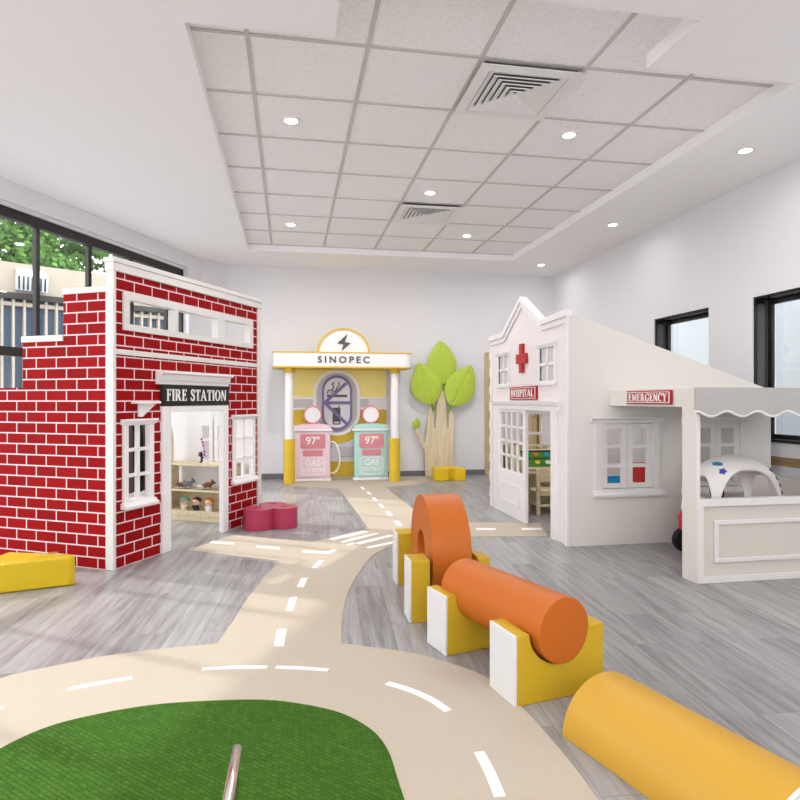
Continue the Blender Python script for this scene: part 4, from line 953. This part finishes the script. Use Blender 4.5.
for sy in (-.15, .15): MB().ball((-.402, sy, .27), (.02, .035, .035), 12, 8).build('headlight', 'stvio', CA)
def roofpt(th, z, a=.355, b=.26, zt=.815, zb=.40, e=.75):
    c, s_ = math.cos(th), math.sin(th); q = (zt-z)/(zt-zb); r_ = (1-(1-q)**2.6)**.5
    return Vector((RX+a*math.copysign(abs(c)**e, c)*r_, b*math.copysign(abs(s_)**e, s_)*r_, z))
def sticker(nm, mat, th, z, ra, rb, petals=0):
    p = roofpt(th, z); n = ((roofpt(th+.05, z)-p).cross(roofpt(th, z+.01)-p)).normalized()
    if n.dot(p-Vector((RX, 0, .4))) < 0: n = -n
    t_ = Vector((-n.y, n.x, 0)).normalized(); u_ = n.cross(t_); mx = Matrix(((t_.x, u_.x, n.x, p.x), (t_.y, u_.y, n.y, p.y), (t_.z, u_.z, n.z, p.z), (0, 0, 0, 1)))
    pts = [((1+.22*math.cos(petals*k*PI/18))*ra*math.cos(k*PI/18), (1+.22*math.cos(petals*k*PI/18))*rb*math.sin(k*PI/18)) for k in range(36)] if petals else [(ra*math.cos(k*PI/12), rb*math.sin(k*PI/12)) for k in range(24)]
    MB(mx).prism(pts, -.012, .005, 'xyz').build(nm, mat, CA, smooth=0)
sticker('sticker', 'stblue', -2.72, .75, .04, .02); sticker('sticker', 'stvio', -2.36, .70, .024, .024, 5)
for z_ in (.70, .64, .585, .53, .475): sticker('sticker', 'stpur', -.70, z_, .016, .016)
for sx in (-.36, .34):
    for sy in (-.23, .21):
        wh = MB().lathe([(0, -.035), (.07, -.035), (.095, -.03), (.1, -.015), (.1, .015), (.095, .03), (.07, .035), (0, .035)], 28, (sx, sy, .1005), 'y').build('wheel', 'tyre', CA)
        MB().cyl(.045, -.04, .04, 20, (sx, sy, .101), 'y').build('hub_cap', 'rgrey', wh)
MB().lathe([(.075, -.01), (.088, 0), (.075, .01), (.062, 0), (.075, -.01)], 24, (-.22, -.0, .53), 'x').build('steering_wheel', 'tyre', CA)
MB().box(-.02, -.18, .40, .04, .18, .43).build('seat', 'carr', CA, bevel=.01)

# ================================================================== FOAM PLAY BLOCKS
def cradle(corner, ang, wd, th_, h_, r, cx_, cz, label):
    t = thing('foam_cradle', label, 'foam block', (corner[0], corner[1], 0), ang, 'yellow foam cradles')
    q = [(0.012, 0), (wd, 0), (wd, h_)]
    a0 = math.asin((h_-cz)/r) if abs(h_-cz) < r*.3 else 0
    aa = [a0-(PI+2*a0)*k/24 for k in range(25)]
    q += ([(cx_+r, h_)] if h_-cz > r else [])+[(cx_+r*math.cos(a), cz+r*math.sin(a)) for a in aa]+([(cx_-r, h_)] if h_-cz > r else [])+[(.012, h_)]
    MB().prism(q, 0, th_, 'xzy').build('block', 'yfoam', t, bevel=.004)
    MB().box(0, .001, .001, .0125, th_-.001, h_-.001).build('end_face', 'wfoam', t, bevel=.003)
    return t
R14 = .148
cradle((.898, 2.405), math.radians(11.5), .445, .205, .289, R14, .219, .295, 'yellow foam cradle with white end nearest the camera, holding the orange cylinder')
cradle((.745, 2.945), math.radians(15), .43, .195, .291, R14, .212, .295, 'yellow foam cradle with white end under the far end of the orange cylinder')
cradle((.658, 3.417), 0, .47, .165, .348, .142, .260, .17, 'yellow foam cradle in front of the standing orange ring')
cradle((.708, 4.135), 0, .46, .165, .348, .142, .275, .17, 'yellow foam cradle behind the standing orange ring')
ph = math.radians(19)
cyl = MB().cyl(.138, 0, .735, 64, axis='y').build('foam_cylinder', 'ofoam', bevel=.004)
cyl.location = (1.128, 2.436, .2885); cyl.rotation_euler = (0, 0, ph); tag(cyl, 'orange foam cylinder lying across two yellow cradles', 'foam block')
prof = [(.11, -.115), (.326, -.115), (.326, .115), (.11, .115), (.11, -.115)]
rg = MB().lathe(prof, 72, axis='x').build('foam_ring', 'ofoam', bevel=.004)
rg.location = (.913, 3.765, .338); tag(rg, 'orange foam ring standing upright between two yellow cradles', 'foam block')
hc = thing('foam_half_cylinder', 'amber yellow foam half cylinder lying on the floor in the right foreground', 'foam block', (1.19, 2.226, 0), math.radians(15.6))
hp = [(.2*math.cos(PI*k/40), .2*math.sin(PI*k/40)+.001) for k in range(41)]
MB().prism(hp, -.77, 0, 'xzy').build('body', 'hfoam', hc, bevel=.003)
MB().prism(hp, -.782, -.77, 'xzy').build('end_face', 'wfoam', hc, bevel=.002)

# ================================================================== HANDRAIL IN THE FOREGROUND
HR = thing('glass_handrail', 'low glass panel with a rounded steel cap rail at the bottom edge of the picture', 'handrail', (-.112, 1.385, 0))
MB().tube([(0, 0, .497), (0, -.003, .4985), (0, -.008, .5), (-.002, -.15, .5), (-.02, -1.0, .5)], [.004, .0085, .011, .011, .011], 16).build('cap_rail', 'chrome', HR)
MB().prism([(-.004, -.01), (.004, -.01), (-.014, -1.0), (-.022, -1.0)], .0065, .492, 'xyz').build('glass_panel', 'rglass', HR, smooth=0)

# ================================================================== OUTSIDE
MB().box(-40, -20, -.6, 20, 45, -.5).build('ground', 'ground', kind='structure', smooth=0)
B_ANG = math.atan2(.562, .827)
BL = thing('slatted_building', 'low outbuilding with ivory slats over blue panels seen through the left window', 'building', (-5.93, 14.16, -.5), B_ANG)
MB().box(-16, 0, 0, 12, 4, 4.0).build('blue_wall', 'navy', BL, smooth=0)
MB().box(-16, -.12, 3.98, 12, 4, 4.62).build('stone_parapet', 'stone', BL, smooth=0)
MB().box(-16, -.22, 3.86, 12, 0, 3.98).build('gutter', 'gutter', BL, smooth=0)
sl = MB()
k = -16
while k < 12: sl.box(k, -.14, 0, k+.045, 0, 3.86); k += .205
sl.box(-16, -.11, 3.72, 12, -.0, 3.80).box(-16, -.11, 1.5, 12, 0, 1.6).build('slats', 'slat', BL, smooth=0)
hd = thing('vent_hood', 'slanted metal vent hood on the ivory parapet outside the window', 'vent hood', (-5.93+.827*.27, 14.16+.562*.27, 3.5), B_ANG)
MB().prism([(-.13, .06), (-.13, .52), (-.45, .32), (-.40, .02)], -.02, .52, 'yzx').build('hood', 'hood', hd, smooth=0)
lv = MB()
for j in range(7): lv.box(-.03+.08*j, -.46, .03, -.005+.08*j, -.40, .30)
lv.build('louvres', 'gutter', hd, smooth=0)
def tree(x, y, h0, h1, r, label, n=11000):
    t = thing('leafy_tree', label, 'tree', (x, y, -.5), 0, 'trees beyond the outbuilding')
    MB().tube([(0, 0, 0), (.1, 0, h0+.5), (.0, .1, h1)], [.25, .2, .06], 8).build('tree_trunk', 'trunk', t)
    mb = MB(); cz = (h0+h1)/2+.5; rz = (h1-h0)/2
    blobs = [(random.gauss(0, .45)*r, random.gauss(0, .45)*r, cz+random.uniform(-.75, .75)*rz, random.uniform(.22, .42)*r) for _ in range(34)]
    for _ in range(n):
        bx, by, bz, br = random.choice(blobs)
        v = Vector((random.gauss(0, 1), random.gauss(0, 1), random.gauss(0, 1))).normalized()*br*random.uniform(.75, 1.05)
        c = Vector((bx, by, bz))+v
        a = Vector((random.gauss(0, 1), random.gauss(0, 1), random.gauss(0, 1))).normalized(); b = a.orthogonal().normalized()
        s1, s2 = random.uniform(.07, .15), random.uniform(.05, .09)
        mb.face([mb.v(c-a*s1), mb.v(c+b*s2), mb.v(c+a*s1), mb.v(c-b*s2)])
    mb.build('crown', 'leaves', t, smooth=0)
for k, (x, y, h0, h1, r) in enumerate([(-11.6, 21.5, 2.6, 8.6, 2.1), (-8.4, 22.6, 2.6, 9.5, 2.2), (-5.0, 24.2, 2.6, 9.2, 2.2), (-1.4, 26.5, 2.6, 9.6, 2.2), (-15.2, 20, 2.6, 9, 2.1)]):
    tree(x, y, h0, h1, r, ['leafy green tree at the left edge of the window view', 'leafy green tree left of the first window mullion', 'leafy green tree right of the first window mullion', 'leafy green tree just above the stepped brick wall', 'leafy green tree mostly outside the left window view'][k])
tw = MB().box(-2, -2, 0, 2, 2, 24).build('tower_block', 'tower', smooth=0); tw.location = (-20.5, 38, -.5); tag(tw, 'blue grey tower block far behind the trees', 'building')
nb = MB().box(7.2, -4, -.5, 7.5, 14, 6).build('neighbour_wall', 'nwall', smooth=0); tag(nb, 'pale rendered wall outside the right hand windows', 'wall')
